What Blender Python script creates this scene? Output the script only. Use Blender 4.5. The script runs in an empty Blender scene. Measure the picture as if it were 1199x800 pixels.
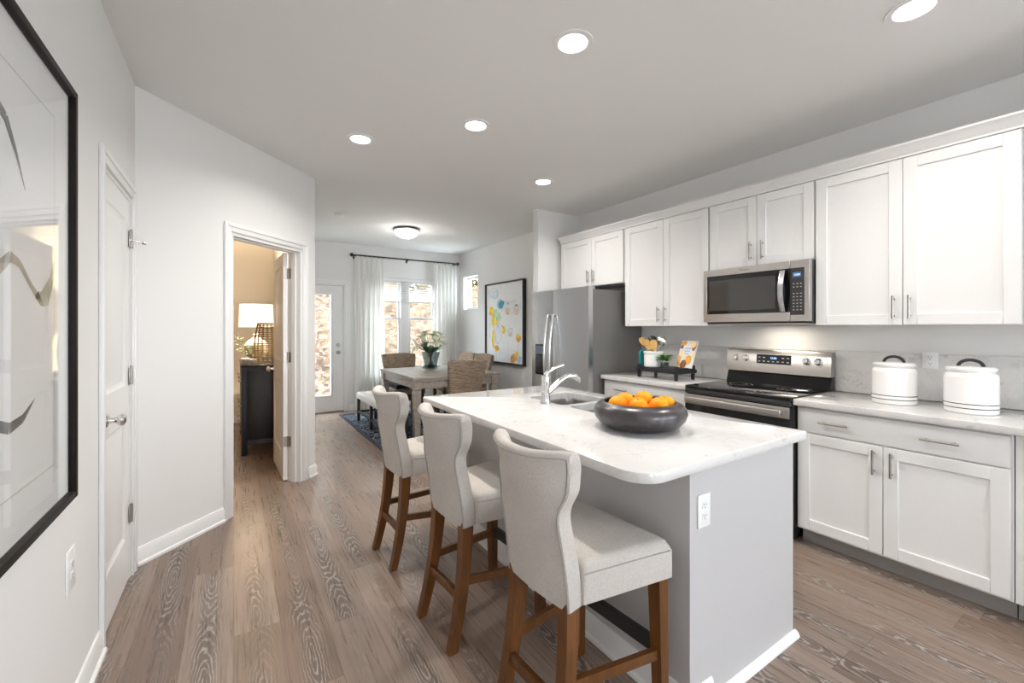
import bpy, bmesh, math, random
from mathutils import Vector, Matrix
random.seed(7)
PI = math.pi
SC = bpy.context.scene
COL = SC.collection
H = 2.744            # ceiling height
XL, XR = -0.472, 3.60  # left wall face, right wall face
YF = 7.36            # far wall face
YB = -4.6            # back wall face (behind the camera)

# ------------------------------------------------------------------ camera, world, light, exposure
cam_d = bpy.data.cameras.new('camera'); cam = bpy.data.objects.new('camera', cam_d); COL.objects.link(cam)
cam.location = (0, 0, 1.36); cam.rotation_euler = (PI/2, 0, -0.5753459)
cam_d.sensor_width = 36; cam_d.lens = 502.67/1199*36; cam_d.shift_y = -(400-384.14)/1199
cam_d.clip_start = 0.02
SC.camera = cam
SC.view_settings.view_transform = 'Standard'; SC.view_settings.look = 'None'
SC.view_settings.gamma = 1; SC.view_settings.use_curve_mapping = False
SC.view_settings.exposure = 0.24
SC.cycles.max_bounces = 10; SC.cycles.diffuse_bounces = 6; SC.cycles.glossy_bounces = 5
SC.cycles.transmission_bounces = 8; SC.cycles.transparent_max_bounces = 12
SC.cycles.caustics_reflective = False; SC.cycles.caustics_refractive = False
SC.cycles.sample_clamp_indirect = 6
SC.cycles.use_denoising = True

world = bpy.data.worlds.new('world'); SC.world = world; world.use_nodes = True
bg = world.node_tree.nodes['Background']
bg.inputs['Color'].default_value = (0.86, 0.93, 1.0, 1); bg.inputs['Strength'].default_value = 17.5
DOWNLIGHT_W = 12.0
DOWN_COL = (1.0, 0.955, 0.90)

def lamp(name, kind, loc, energy, color=(1, 1, 1), rot=(0, 0, 0), **kw):
    d = bpy.data.lights.new(name, kind); d.energy = energy; d.color = color
    for k, v in kw.items(): setattr(d, k, v)
    o = bpy.data.objects.new(name, d); o.location = loc; o.rotation_euler = rot; COL.objects.link(o); return o

lamp('sun', 'SUN', (0, 0, 9), 3.5, (1.0, 0.93, 0.82), (math.radians(24), 0, math.radians(-30)), angle=0.02)
def portal(name, loc, rot, sx, sy):
    o = lamp(name, 'AREA', loc, 1.0, rot=rot, shape='RECTANGLE', size=sx, size_y=sy); o.data.cycles.is_portal = True
portal('sky_portal', (2.54, YF+0.16, 1.42), (-PI/2, 0, 0), 1.15, 1.62)
portal('sky_portal', (1.06, YF+0.16, 1.1), (-PI/2, 0, 0), 0.75, 1.8)
portal('sky_portal', (0.25, YB-0.16, 1.5), (PI/2, 0, 0), 1.2, 1.5)
portal('sky_portal', (2.45, YB-0.16, 1.5), (PI/2, 0, 0), 1.2, 1.5)

portal('sky_portal', (XR+0.16, -2.2, 1.5), (0, PI/2, 0), 1.7, 1.4)

# ------------------------------------------------------------------ materials
MATS = {}
class NT:
    def __init__(s, name):
        s.m = bpy.data.materials.new(name); s.m.use_nodes = True; s.t = s.m.node_tree
        s.b = s.t.nodes['Principled BSDF']; s.out = s.t.nodes['Material Output']
    def n(s, typ, ins=None, **kw):
        x = s.t.nodes.new(typ)
        for k, v in kw.items(): setattr(x, k, v)
        for k, v in (ins or {}).items(): s.put(x.inputs[k], v)
        return x
    def put(s, sock, v):
        if isinstance(v, bpy.types.NodeSocket): s.t.links.new(v, sock)
        elif isinstance(v, bpy.types.Node): s.t.links.new(v.outputs[0], sock)
        else: sock.default_value = v
    def math(s, op, a, b=0.0, c=0.0):
        x = s.t.nodes.new('ShaderNodeMath'); x.operation = op
        for i, v in enumerate((a, b, c)): s.put(x.inputs[i], v)
        return x.outputs[0]
    def ramp(s, fac, stops, interp='LINEAR'):
        x = s.t.nodes.new('ShaderNodeValToRGB'); e = x.color_ramp; e.interpolation = interp
        while len(e.elements) < len(stops): e.elements.new(0.5)
        for q, (p, c) in zip(e.elements, stops):
            q.position = p; q.color = (*c, 1) if len(c) == 3 else c
        s.put(x.inputs[0], fac); return x.outputs[0]
    def coord(s, scale=(1, 1, 1), which='Object', rot=(0, 0, 0)):
        tc = s.t.nodes.new('ShaderNodeTexCoord'); mp = s.t.nodes.new('ShaderNodeMapping')
        mp.inputs['Scale'].default_value = scale; mp.inputs['Rotation'].default_value = rot
        s.t.links.new(tc.outputs[which], mp.inputs[0]); return mp.outputs[0]
    def noise(s, vec, scale, detail=3, rough=0.5, dist=0.0):
        x = s.n('ShaderNodeTexNoise', {'Vector': vec, 'Scale': scale, 'Detail': detail, 'Roughness': rough, 'Distortion': dist}); return x.outputs['Fac']
    def mix(s, fac, a, b, mode='MIX'):
        x = s.t.nodes.new('ShaderNodeMix'); x.data_type = 'RGBA'; x.blend_type = mode
        s.put(x.inputs[0], fac)
        for i, v in ((6, a), (7, b)):
            s.put(x.inputs[i], (*v, 1) if isinstance(v, tuple) and len(v) == 3 else v)
        return x.outputs[2]
    def bump(s, h, strength=0.2, dist=0.002):
        x = s.n('ShaderNodeBump', {'Height': h, 'Strength': strength, 'Distance': dist}); s.put(s.b.inputs['Normal'], x.outputs[0])
    def set(s, **kw):
        for k, v in kw.items():
            k = k.replace('_', ' ')
            if isinstance(v, tuple) and len(v) == 3: v = (*v, 1)
            s.put(s.b.inputs[k], v)

def paint(name, col, rough=0.5, var=0.02, bump=0.04, scale=60):
    k = NT(name); c = k.coord(); nz = k.noise(c, scale, 4)
    lo = tuple(max(0, v*(1-var)) for v in col); hi = tuple(min(1, v*(1+var)) for v in col)
    k.set(Base_Color=k.ramp(nz, [(0.3, lo), (0.7, hi)]), Roughness=rough)
    if bump: k.bump(nz, bump, 0.001)
    MATS[name] = k.m; return k.m

def metal(name, col, rough=0.3, stretch=(1, 1, 60), var=0.12):
    k = NT(name); nz = k.noise(k.coord(stretch), 14, 3)
    k.set(Base_Color=k.ramp(nz, [(0.3, tuple(v*(1-var) for v in col)), (0.7, tuple(min(1, v*(1+var)) for v in col))]), Metallic=1.0,
          Roughness=k.math('MULTIPLY_ADD', nz, 0.04, rough-0.02))
    MATS[name] = k.m; return k.m

def wood(name, dark, light, axis='z', scale=9, rough=0.4):
    st = {'x': (0.12, 1, 1), 'y': (1, 0.12, 1), 'z': (1, 1, 0.12)}[axis]
    k = NT(name); c = k.coord(st); nz = k.noise(c, scale*3, 5, 0.6, 0.8); n2 = k.noise(c, scale*14, 2)
    f = k.math('MULTIPLY_ADD', n2, 0.35, k.math('MULTIPLY', nz, 0.75))
    k.set(Base_Color=k.ramp(f, [(0.3, dark), (0.75, light)]), Roughness=rough); k.bump(f, 0.12, 0.001)
    MATS[name] = k.m; return k.m

def fabric(name, col, scale=420, var=0.14, bump=0.35):
    k = NT(name); c = k.coord()
    w1 = k.n('ShaderNodeTexWave', {'Vector': c, 'Scale': scale/6, 'Distortion': 1.5, 'Detail': 1}, bands_direction='Z').outputs['Fac']
    nz = k.noise(k.coord((1, 1, 0.25)), scale, 2); n2 = k.noise(k.coord((0.3, 0.3, 1)), scale, 2); n3 = k.noise(c, 9, 3)
    f = k.math('ADD', k.math('MULTIPLY', nz, 0.5), k.math('MULTIPLY', n2, 0.5))
    f2 = k.math('MULTIPLY_ADD', n3, 0.25, k.math('MULTIPLY', f, 0.8))
    k.set(Base_Color=k.ramp(f2, [(0.38, tuple(v*(1-var) for v in col)), (0.68, tuple(min(1, v*(1+var)) for v in col))]), Roughness=0.95, Sheen_Weight=0.1, Specular_IOR_Level=0.15)
    k.bump(f, bump, 0.001); MATS[name] = k.m; return k.m

def emit(name, col, strength):
    k = NT(name); nz = k.noise(k.coord(), 5)
    k.set(Base_Color=col, Emission_Color=k.ramp(nz, [(0, tuple(v*0.98 for v in col)), (1, col)]), Emission_Strength=strength, Roughness=0.6)
    MATS[name] = k.m; return k.m

WALL = paint('wall_paint', (0.77, 0.765, 0.755), 0.7, 0.012, 0.03, 220)
CEIL = paint('ceiling_paint', (0.80, 0.80, 0.795), 0.85, 0.012, 0.05, 180)
TRIM = paint('trim_paint', (0.80, 0.80, 0.795), 0.35, 0.006, 0.0)
CAB = paint('cabinet_paint', (0.80, 0.797, 0.79), 0.38, 0.006, 0.0)
GAP = paint('dark_gap', (0.05, 0.05, 0.05), 0.8)
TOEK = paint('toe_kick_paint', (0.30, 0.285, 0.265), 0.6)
ISL = paint('island_paint', (0.50, 0.49, 0.49), 0.5, 0.01, 0.02)
STEEL = metal('brushed_steel', (0.52, 0.50, 0.475), 0.30, (40, 0.6, 40), 0.05)
STEELV = metal('brushed_steel_upright', (0.58, 0.59, 0.61), 0.26, (1, 1, 1), 0.008)
NICKEL = metal('satin_nickel', (0.40, 0.37, 0.335), 0.32, (1, 1, 1), 0.05)
CHROME = metal('chrome', (0.82, 0.82, 0.82), 0.10, (1, 1, 1), 0.03)
BLACKM = paint('black_metal', (0.018, 0.017, 0.017), 0.45)
FRSIDE = paint('fridge_side', (0.155, 0.15, 0.143), 0.42, 0.05, 0.05, 300)
BLACK_GLASS = paint('black_glass', (0.006, 0.006, 0.007), 0.05, 0.02, 0.0)
COOK_GLASS = paint('cooktop_glass', (0.006, 0.006, 0.007), 0.06, 0.02, 0.0)
SMOKE_GLASS = paint('smoked_glass', (0.05, 0.048, 0.046), 0.05, 0.02, 0.0)
BLACKP = paint('black_plastic', (0.025, 0.025, 0.026), 0.4)
PLATE = paint('white_plastic', (0.82, 0.82, 0.81), 0.3, 0.004, 0.0)
GREYP = paint('grey_marking', (0.42, 0.42, 0.42), 0.5)
BLUE_LED = emit('blue_digits', (0.25, 0.45, 1.0), 2.2)
LINEN = fabric('stool_linen', (0.505, 0.47, 0.432))
PIPING = fabric('piping_linen', (0.36, 0.33, 0.30))
STOOLW = wood('stool_wood', (0.055, 0.018, 0.003), (0.165, 0.060, 0.010), 'z', 9, 0.38)
TABLEW = wood('weathered_wood', (0.20, 0.17, 0.145), (0.42, 0.37, 0.32), 'y', 7, 0.42)
EBONY = wood('ebony_wood', (0.006, 0.006, 0.008), (0.02, 0.02, 0.024), 'z', 8, 0.45)
CERAMIC = paint('white_glaze', (0.84, 0.835, 0.82), 0.14, 0.006, 0.0)
STRIPE = paint('black_stripe', (0.02, 0.02, 0.022), 0.25)
PEWTER = NT('dark_pewter_bowl')
_n = PEWTER.noise(PEWTER.coord(), 14, 4)
PEWTER.set(Base_Color=PEWTER.ramp(_n, [(0.35, (0.055, 0.05, 0.052)), (0.7, (0.115, 0.105, 0.11))]), Metallic=0.55, Roughness=0.3); PEWTER.bump(_n, 0.1, 0.002); PEWTER = PEWTER.m
k = NT('orange_peel'); _c = k.coord(); _n = k.noise(_c, 140, 2); _m = k.noise(_c, 12, 2)
k.set(Base_Color=k.ramp(_m, [(0.3, (0.88, 0.24, 0.001)), (0.7, (0.96, 0.36, 0.003))]), Roughness=0.45, Specular_IOR_Level=0.25); k.bump(_n, 0.25, 0.002); ORANGE = k.m
STEMG = paint('stem_green', (0.07, 0.11, 0.03), 0.6)
LEAFG = paint('fresh_leaf', (0.10, 0.26, 0.03), 0.5, 0.25)
LEAFD = paint('dark_leaf', (0.035, 0.075, 0.06), 0.45, 0.25)
LEAFO = paint('olive_leaf', (0.16, 0.19, 0.10), 0.6, 0.25)
PETAL = paint('cream_petal', (0.86, 0.87, 0.70), 0.6, 0.06)
CREAM = fabric('bench_fabric', (0.66, 0.63, 0.58), 300)
NAVY = fabric('navy_fabric', (0.018, 0.022, 0.035), 300)
BAMBOO = wood('bamboo', (0.50, 0.27, 0.07), (0.74, 0.46, 0.16), 'z', 8, 0.5)
TEAL = paint('teal_board', (0.01, 0.22, 0.24), 0.4)
LAMPCER = paint('mottled_ceramic', (0.36, 0.36, 0.31), 0.3, 0.5, 0.1, 18)

# wicker
k = NT('woven_wicker'); _c = k.coord((0.25, 0.25, 1)); _d = k.noise(_c, 60, 3)
_w = k.n('ShaderNodeTexWave', {'Vector': k.coord((1, 1, 1)), 'Scale': 22, 'Distortion': 1.2, 'Detail': 2, 'Detail Scale': 3.0}, bands_direction='Z').outputs['Fac']
_f = k.math('MULTIPLY_ADD', _d, 0.7, k.math('MULTIPLY', _w, 0.4))
k.set(Base_Color=k.ramp(_f, [(0.2, (0.075, 0.050, 0.033)), (0.5, (0.27, 0.19, 0.13)), (0.8, (0.50, 0.40, 0.30))]), Roughness=0.8); k.bump(_f, 0.9, 0.01); WICKER = k.m

# quartz
def quartz(name, base, rough):
    k = NT(name); c = k.coord(); a = k.noise(c, 6, 6, 0.6, 0.6); b = k.noise(c, 55, 4, 0.7); v = k.noise(c, 2.2, 8, 0.65, 1.2)
    sp = k.ramp(k.math('MULTIPLY', a, b), [(0.335, (0, 0, 0)), (0.40, (1, 1, 1))])
    vein = k.ramp(k.math('ABSOLUTE', k.math('SUBTRACT', v, 0.5)), [(0.0, (1, 1, 1)), (0.022, (0, 0, 0))])
    c1 = k.mix(k.math('MULTIPLY', sp, 0.75), base, tuple(v_*0.62 for v_ in base))
    c2 = k.mix(k.math('MULTIPLY', vein, 0.22), c1, tuple(v_*0.6 for v_ in base))
    k.set(Base_Color=c2, Roughness=rough, Coat_Weight=0.3, Coat_Roughness=0.05); return k.m
QUARTZ = quartz('white_quartz', (0.66, 0.65, 0.638), 0.12)
QUARTZB = quartz('grey_quartz_backsplash', (0.68, 0.672, 0.66), 0.22)

# plank floor (planks run along Y)
k = NT('vinyl_plank_floor'); tc = k.n('ShaderNodeTexCoord'); sep = k.n('ShaderNodeSeparateXYZ', {0: tc.outputs['Object']})
x_, y_ = sep.outputs[0], sep.outputs[1]
PW, PL = 0.182, 1.22
rx = k.math('DIVIDE', x_, PW); row = k.math('FLOOR', rx); fx = k.math('FRACT', rx)
rn = k.n('ShaderNodeTexWhiteNoise', {'W': row}, noise_dimensions='1D').outputs['Value']
ry = k.math('ADD', k.math('DIVIDE', y_, PL), k.math('MULTIPLY', rn, 3.7)); idx = k.math('FLOOR', ry); fy = k.math('FRACT', ry)
cid = k.n('ShaderNodeCombineXYZ', {0: row, 1: idx, 2: 0.0})
wn = k.n('ShaderNodeTexWhiteNoise', {'Vector': cid.outputs[0]}, noise_dimensions='3D')
pid = wn.outputs['Value']
seed = k.math('MULTIPLY', pid, 53.0)
g1 = k.n('ShaderNodeCombineXYZ', {0: k.math('MULTIPLY', x_, 6.5), 1: k.math('MULTIPLY', y_, 0.95), 2: seed}).outputs[0]
big = k.noise(g1, 1.0, 2.0, 0.45, 0.25)
g2 = k.n('ShaderNodeCombineXYZ', {0: k.math('MULTIPLY', x_, 95.0), 1: k.math('MULTIPLY', y_, 3.2), 2: seed}).outputs[0]
fine = k.noise(g2, 1.0, 4, 0.62)
g3 = k.n('ShaderNodeCombineXYZ', {0: k.math('MULTIPLY', x_, 9.0), 1: k.math('MULTIPLY', y_, 1.3), 2: seed}).outputs[0]
mid = k.noise(g3, 1.0, 3, 0.5, 0.4)
pw_ = k.n('ShaderNodeTexWhiteNoise', {'Vector': k.n('ShaderNodeCombineXYZ', {0: idx, 1: row, 2: 3.7}).outputs[0]}, noise_dimensions='3D').outputs['Value']
g4 = k.n('ShaderNodeCombineXYZ', {0: k.math('MULTIPLY', x_, 34.0), 1: k.math('MULTIPLY', y_, 9.0), 2: seed}).outputs[0]
fwob = k.noise(g4, 1.0, 3, 0.6)
g5 = k.n('ShaderNodeCombineXYZ', {0: k.math('MULTIPLY', x_, 4.0), 1: k.math('MULTIPLY', y_, 1.6), 2: seed}).outputs[0]
slow = k.noise(g5, 1.0, 2, 0.5)
pxc = k.math('ADD', k.math('SUBTRACT', fx, 0.5), k.math('MULTIPLY', k.math('SUBTRACT', slow, 0.5), 0.55))
yl = k.math('ADD', k.math('MULTIPLY', k.math('SUBTRACT', fy, 0.5), PL/PW), k.math('MULTIPLY', k.math('SUBTRACT', pw_, 0.5), 5.0))
yw = k.math('MULTIPLY', k.math('PINGPONG', k.math('ADD', yl, 20.0), 2.3), 0.16)
dd = k.math('SQRT', k.math('ADD', k.math('MULTIPLY', pxc, pxc), k.math('MULTIPLY', yw, yw)))
dd = k.math('ADD', dd, k.math('MULTIPLY', k.math('SUBTRACT', fwob, 0.5), 0.13))
ring = k.math('SINE', k.math('MULTIPLY', dd, 2*PI*17.0))
line = k.ramp(ring, [(0.35, (0, 0, 0)), (0.80, (1, 1, 1))])
gate = k.math('MULTIPLY', k.ramp(k.math('ABSOLUTE', pxc), [(0.13, (1, 1, 1)), (0.36, (0.10, 0.10, 0.10))]), k.math('MULTIPLY', k.ramp(slow, [(0.36, (0.2, 0.2, 0.2)), (0.52, (1, 1, 1))]), k.ramp(pw_, [(0.25, (0.15, 0.15, 0.15)), (0.45, (1, 1, 1))])))
breakup = k.ramp(fine, [(0.30, (0.15, 0.15, 0.15)), (0.56, (1, 1, 1))])
cer = k.math('MULTIPLY', k.math('MULTIPLY', line, gate), breakup)
tone = k.ramp(k.math('MULTIPLY_ADD', pid, 0.55, k.math('MULTIPLY', mid, 0.5)), [(0.15, (0.172, 0.116, 0.086)), (0.5, (0.26, 0.187, 0.145)), (0.85, (0.345, 0.266, 0.218))])
streak = k.mix(k.math('MULTIPLY', k.ramp(fine, [(0.36, (1, 1, 1)), (0.60, (0, 0, 0))]), 0.36), tone, (0.092, 0.065, 0.050))
streak = k.mix(k.math('MULTIPLY', gate, 0.60), streak, (0.078, 0.056, 0.045))
colr = k.mix(k.math('MULTIPLY', cer, 0.62), streak, (0.56, 0.50, 0.45))
ex = k.math('MINIMUM', fx, k.math('SUBTRACT', 1.0, fx)); ey = k.math('MULTIPLY', k.math('MINIMUM', fy, k.math('SUBTRACT', 1.0, fy)), PL/PW)
seam = k.ramp(k.math('MINIMUM', ex, ey), [(0.004, (1, 1, 1)), (0.014, (0, 0, 0))])
colr = k.mix(k.math('MULTIPLY', seam, 0.4), colr, (0.05, 0.04, 0.032))
k.set(Base_Color=colr, Roughness=k.math('MULTIPLY_ADD', fine, 0.14, 0.22)); k.bump(k.math('SUBTRACT', k.math('MULTIPLY', fine, 0.4), seam), 0.15, 0.002)
FLOOR = k.m

# rug: navy with pale scroll pattern
k = NT('navy_rug'); c = k.coord(); v1 = k.noise(c, 9, 4, 0.55, 2.5); v2 = k.noise(c, 260, 2)
pat = k.ramp(k.math('ABSOLUTE', k.math('SUBTRACT', v1, 0.5)), [(0.012, (1, 1, 1)), (0.05, (0, 0, 0))])
k.set(Base_Color=k.mix(k.math('MULTIPLY', pat, k.math('ADD', 0.3, v2)), (0.006, 0.009, 0.018), (0.34, 0.37, 0.42)), Roughness=0.95, Specular_IOR_Level=0.08); k.bump(v2, 0.5, 0.004); RUG = k.m
RUGB = fabric('rug_border', (0.012, 0.016, 0.03), 300)

# sheer curtain
k = NT('sheer_curtain'); tr = k.n('ShaderNodeBsdfTranslucent', {'Color': (0.93, 0.925, 0.90, 1)}); nz = k.noise(k.coord(), 300, 2)
k.set(Base_Color=k.ramp(nz, [(0.3, (0.86, 0.86, 0.84)), (0.7, (0.90, 0.90, 0.88))]), Roughness=0.9)
mx = k.n('ShaderNodeMixShader', {0: 0.55, 1: k.b.outputs[0], 2: tr.outputs[0]}); k.put(k.out.inputs[0], mx.outputs[0]); CURTAIN = k.m

# clear glass: mostly transparent, sharp reflection
def clear_glass(name, tint=(0.96, 0.98, 0.98), refl=1.0):
    k = NT(name); t = k.n('ShaderNodeBsdfTransparent', {'Color': (*tint, 1)}); g = k.n('ShaderNodeBsdfGlossy', {'Color': (1, 1, 1, 1), 'Roughness': 0.02})
    fc_ = k.n('ShaderNodeLayerWeight', {'Blend': 0.5}).outputs['Facing']; fr = k.math('MULTIPLY_ADD', k.math('POWER', fc_, 5.0), 0.96, 0.04); nz = k.noise(k.coord(), 3)
    fac = k.math('MULTIPLY', fr, k.math('MULTIPLY_ADD', nz, 0.02*refl, refl*0.98))
    m = k.n('ShaderNodeMixShader', {0: fac, 1: t.outputs[0], 2: g.outputs[0]}); k.put(k.out.inputs[0], m.outputs[0]); return k.m
GLASS = clear_glass('window_glass', refl=0.1)
PICGLASS = clear_glass('picture_glass', (0.98, 0.985, 0.985), 0.6)
VASEG = clear_glass('vase_glass', (0.60, 0.64, 0.64), 1.4)

# leaf-covered bank outside
k = NT('leaf_litter'); c = k.coord((1, 1, 1)); v = k.n('ShaderNodeTexVoronoi', {'Vector': c, 'Scale': 13.0, 'Randomness': 1.0}); a = k.noise(c, 2.4, 6, 0.7); b = k.noise(c, 18, 4, 0.7)
vv = k.n('ShaderNodeSeparateColor', {0: v.outputs['Color']}).outputs[0]
f = k.math('ADD', k.math('MULTIPLY', a, 0.22), k.math('ADD', k.math('MULTIPLY', b, 0.43), k.math('MULTIPLY', vv, 0.35)))
k.set(Base_Color=k.ramp(f, [(0.33, (0.018, 0.007, 0.002)), (0.40, (0.042, 0.019, 0.006)), (0.49, (0.058, 0.031, 0.013)), (0.57, (0.066, 0.043, 0.023)), (0.66, (0.085, 0.070, 0.052))]), Roughness=0.9)
LITTER = k.m
BARK = paint('bark', (0.15, 0.10, 0.07), 0.9, 0.3, 0.3, 20)
CONC = paint('concrete', (0.45, 0.43, 0.40), 0.9, 0.08, 0.1, 30)
FOLI = paint('autumn_foliage', (0.10, 0.075, 0.016), 0.8, 0.55, 0.0, 3)

# ------------------------------------------------------------------ mesh helpers
class MB:
    def __init__(s): s.bm = bmesh.new(); s.mi = 0; s.M = None
    def _v(s, p):
        p = Vector(p); return s.bm.verts.new(s.M @ p if s.M else p)
    def face(s, vs):
        try: f = s.bm.faces.new(vs); f.material_index = s.mi; return f
        except ValueError: return None
    def poly(s, pts): return s.face([s._v(p) for p in pts])
    def box(s, x0, x1, y0, y1, z0, z1, bev=0.0, seg=2):
        c = [(x, y, z) for z in (z0, z1) for y in (y0, y1) for x in (x0, x1)]
        v = [s._v(p) for p in c]
        fs = [s.face([v[i] for i in q]) for q in ((0, 2, 3, 1), (4, 5, 7, 6), (0, 1, 5, 4), (2, 6, 7, 3), (0, 4, 6, 2), (1, 3, 7, 5))]
        if bev > 0:
            es = {e for f in fs for e in f.edges}
            r = bmesh.ops.bevel(s.bm, geom=list(es), offset=bev, segments=seg, profile=0.5, affect='EDGES', clamp_overlap=True)
            for f in r['faces']: f.material_index = s.mi
        return s
    def hexa(s, bot, top):
        v = [s._v(p) for p in list(bot)+list(top)]
        for q in ((3, 2, 1, 0), (4, 5, 6, 7), (0, 1, 5, 4), (1, 2, 6, 5), (2, 3, 7, 6), (3, 0, 4, 7)): s.face([v[i] for i in q])
        return s
    def prism(s, pts, vec):
        vec = Vector(vec); a = [s._v(p) for p in pts]; b = [s._v(Vector(p)+vec) for p in pts]; n = len(a)
        s.face(a[::-1]); s.face(b)
        for i in range(n): s.face([a[i], a[(i+1) % n], b[(i+1) % n], b[i]])
        return s
    def rings(s, rs, closed_u=True, cap0=True, cap1=True):
        R = [[s._v(p) for p in r] for r in rs]; n = len(R[0])
        for a, b in zip(R, R[1:]):
            for i in range(n if closed_u else n-1): s.face([a[i], a[(i+1) % n], b[(i+1) % n], b[i]])
        if cap0: s.face(R[0][::-1])
        if cap1: s.face(R[-1])
        return s
    def lathe(s, prof, c=(0, 0, 0), seg=40, cap0=True, cap1=True, a0=0.0):
        c = Vector(c)
        rs = [[c+Vector((r*math.cos(a0+2*PI*i/seg), r*math.sin(a0+2*PI*i/seg), z)) for i in range(seg)] for r, z in prof]
        return s.rings(rs, True, cap0, cap1)
    def tube(s, pts, r, seg=10, cap=True, sx=1.0):
        pts = [Vector(p) for p in pts]; n = len(pts); rr = r if isinstance(r, (list, tuple)) else [r]*n
        t = [(pts[min(i+1, n-1)]-pts[max(i-1, 0)]).normalized() for i in range(n)]
        up = Vector((0, 0, 1)) if abs(t[0].z) < 0.9 else Vector((1, 0, 0))
        u = t[0].cross(up).normalized(); rs = []
        for i in range(n):
            u = (u-t[i]*u.dot(t[i])).normalized(); w = t[i].cross(u)
            rs.append([pts[i]+u*math.cos(2*PI*j/seg)*rr[i]*sx+w*math.sin(2*PI*j/seg)*rr[i] for j in range(seg)])
        return s.rings(rs, True, cap, cap)
    def cyl(s, p0, p1, r0, r1=None, seg=24): return s.tube([p0, p1], [r0, r0 if r1 is None else r1], seg)
    def ball(s, c, r, seg=20, rings=12, sc=(1, 1, 1)):
        c = Vector(c); prof = []
        rs = [[c+Vector((r*sc[0]*math.sin(PI*j/rings)*math.cos(2*PI*i/seg), r*sc[1]*math.sin(PI*j/rings)*math.sin(2*PI*i/seg), -r*sc[2]*math.cos(PI*j/rings))) for i in range(seg)] for j in range(1, rings)]
        R = [[s._v(p) for p in q] for q in rs]; a = s._v(c-Vector((0, 0, r*sc[2]))); b = s._v(c+Vector((0, 0, r*sc[2])))
        for p, q in zip(R, R[1:]):
            for i in range(seg): s.face([p[i], p[(i+1) % seg], q[(i+1) % seg], q[i]])
        for i in range(seg): s.face([a, R[0][(i+1) % seg], R[0][i]]); s.face([b, R[-1][i], R[-1][(i+1) % seg]])
        return s
    def sheet(s, fn, nu, nv):
        V = [[s._v(fn(i/nu, j/nv)) for i in range(nu+1)] for j in range(nv+1)]
        for j in range(nv):
            for i in range(nu): s.face([V[j][i], V[j][i+1], V[j+1][i+1], V[j+1][i]])
        return V
    def shell(s, f, b, nu, nv):   # closed solid between two sheets
        F = [[s._v(f(i/nu, j/nv)) for i in range(nu+1)] for j in range(nv+1)]; B = [[s._v(b(i/nu, j/nv)) for i in range(nu+1)] for j in range(nv+1)]
        for j in range(nv):
            for i in range(nu):
                s.face([F[j][i], F[j][i+1], F[j+1][i+1], F[j+1][i]]); s.face([B[j][i], B[j+1][i], B[j+1][i+1], B[j][i+1]])
        for i in range(nu):
            s.face([F[0][i], B[0][i], B[0][i+1], F[0][i+1]]); s.face([F[nv][i], F[nv][i+1], B[nv][i+1], B[nv][i]])
        for j in range(nv):
            s.face([F[j][0], F[j+1][0], B[j+1][0], B[j][0]]); s.face([F[j][nu], B[j][nu], B[j+1][nu], F[j+1][nu]])
        return s
    def done(s, name, mat, parent=None, smooth=38, origin=True):
        bm = s.bm; bmesh.ops.recalc_face_normals(bm, faces=bm.faces[:])
        bm.normal_update(); th = math.radians(smooth)
        for f in bm.faces: f.smooth = True
        for e in bm.edges:
            if len(e.link_faces) == 2 and e.calc_face_angle(0) > th: e.smooth = False
        o = bpy.data.objects.new(name, None if False else bpy.data.meshes.new(name)); me = o.data
        off = Vector((0, 0, 0)); p = parent
        while p is not None: off += p.location; p = p.parent
        if parent is None and origin:
            vs = [v.co for v in bm.verts]; lo = [min(v[i] for v in vs) for i in range(3)]; hi = [max(v[i] for v in vs) for i in range(3)]
            off = Vector(((lo[0]+hi[0])/2, (lo[1]+hi[1])/2, lo[2])); o.location = off
        bmesh.ops.translate(bm, verts=bm.verts[:], vec=-off)
        bm.to_mesh(me); bm.free()
        for m in (mat if isinstance(mat, (list, tuple)) else [mat]): me.materials.append(m)
        COL.objects.link(o)
        if parent is not None: o.parent = parent
        return o

def tag(o, label, cat, group=None):
    o['label'] = label; o['category'] = cat
    if group: o['group'] = group
    return o
def thing(name, label, cat, loc=(0, 0, 0), group=None):
    o = bpy.data.objects.new(name, None); COL.objects.link(o); o.location = loc; o.empty_display_size = 0.1
    return tag(o, label, cat, group)
def struct(o, label=None):
    o['kind'] = 'structure'
    if label: o['label'] = label
    return o
def senode(name, label, loc=(0, 0, 0)):
    o = bpy.data.objects.new(name, None); COL.objects.link(o); o.location = loc; return struct(o, label)
def copy_tree(root, loc, rotz=0.0, label=None):
    r = root.copy(); COL.objects.link(r); r.location = loc; r.rotation_euler = (0, 0, rotz)
    if label: r['label'] = label
    for ch in list(root.children):
        c = ch.copy(); COL.objects.link(c); c.parent = r
        for g in list(ch.children):
            d = g.copy(); COL.objects.link(d); d.parent = c
    return r
def text_part(name, body, size, mat, M, parent, depth=0.0004):
    cu = bpy.data.curves.new(name, 'FONT'); cu.body = body; cu.size = size; cu.extrude = depth; cu.align_x = 'CENTER'; cu.align_y = 'CENTER'
    tmp = bpy.data.objects.new(name+'_tmp', cu); COL.objects.link(tmp)
    dg = bpy.context.evaluated_depsgraph_get(); me = bpy.data.meshes.new_from_object(tmp.evaluated_get(dg)); me.name = name
    bpy.data.objects.remove(tmp); bpy.data.curves.remove(cu)
    off = Vector((0, 0, 0)); p = parent
    while p is not None: off += p.location; p = p.parent
    me.transform(Matrix.Translation(-off) @ M); me.materials.clear(); me.materials.append(mat)
    o = bpy.data.objects.new(name, me); COL.objects.link(o); o.parent = parent; return o
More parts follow.
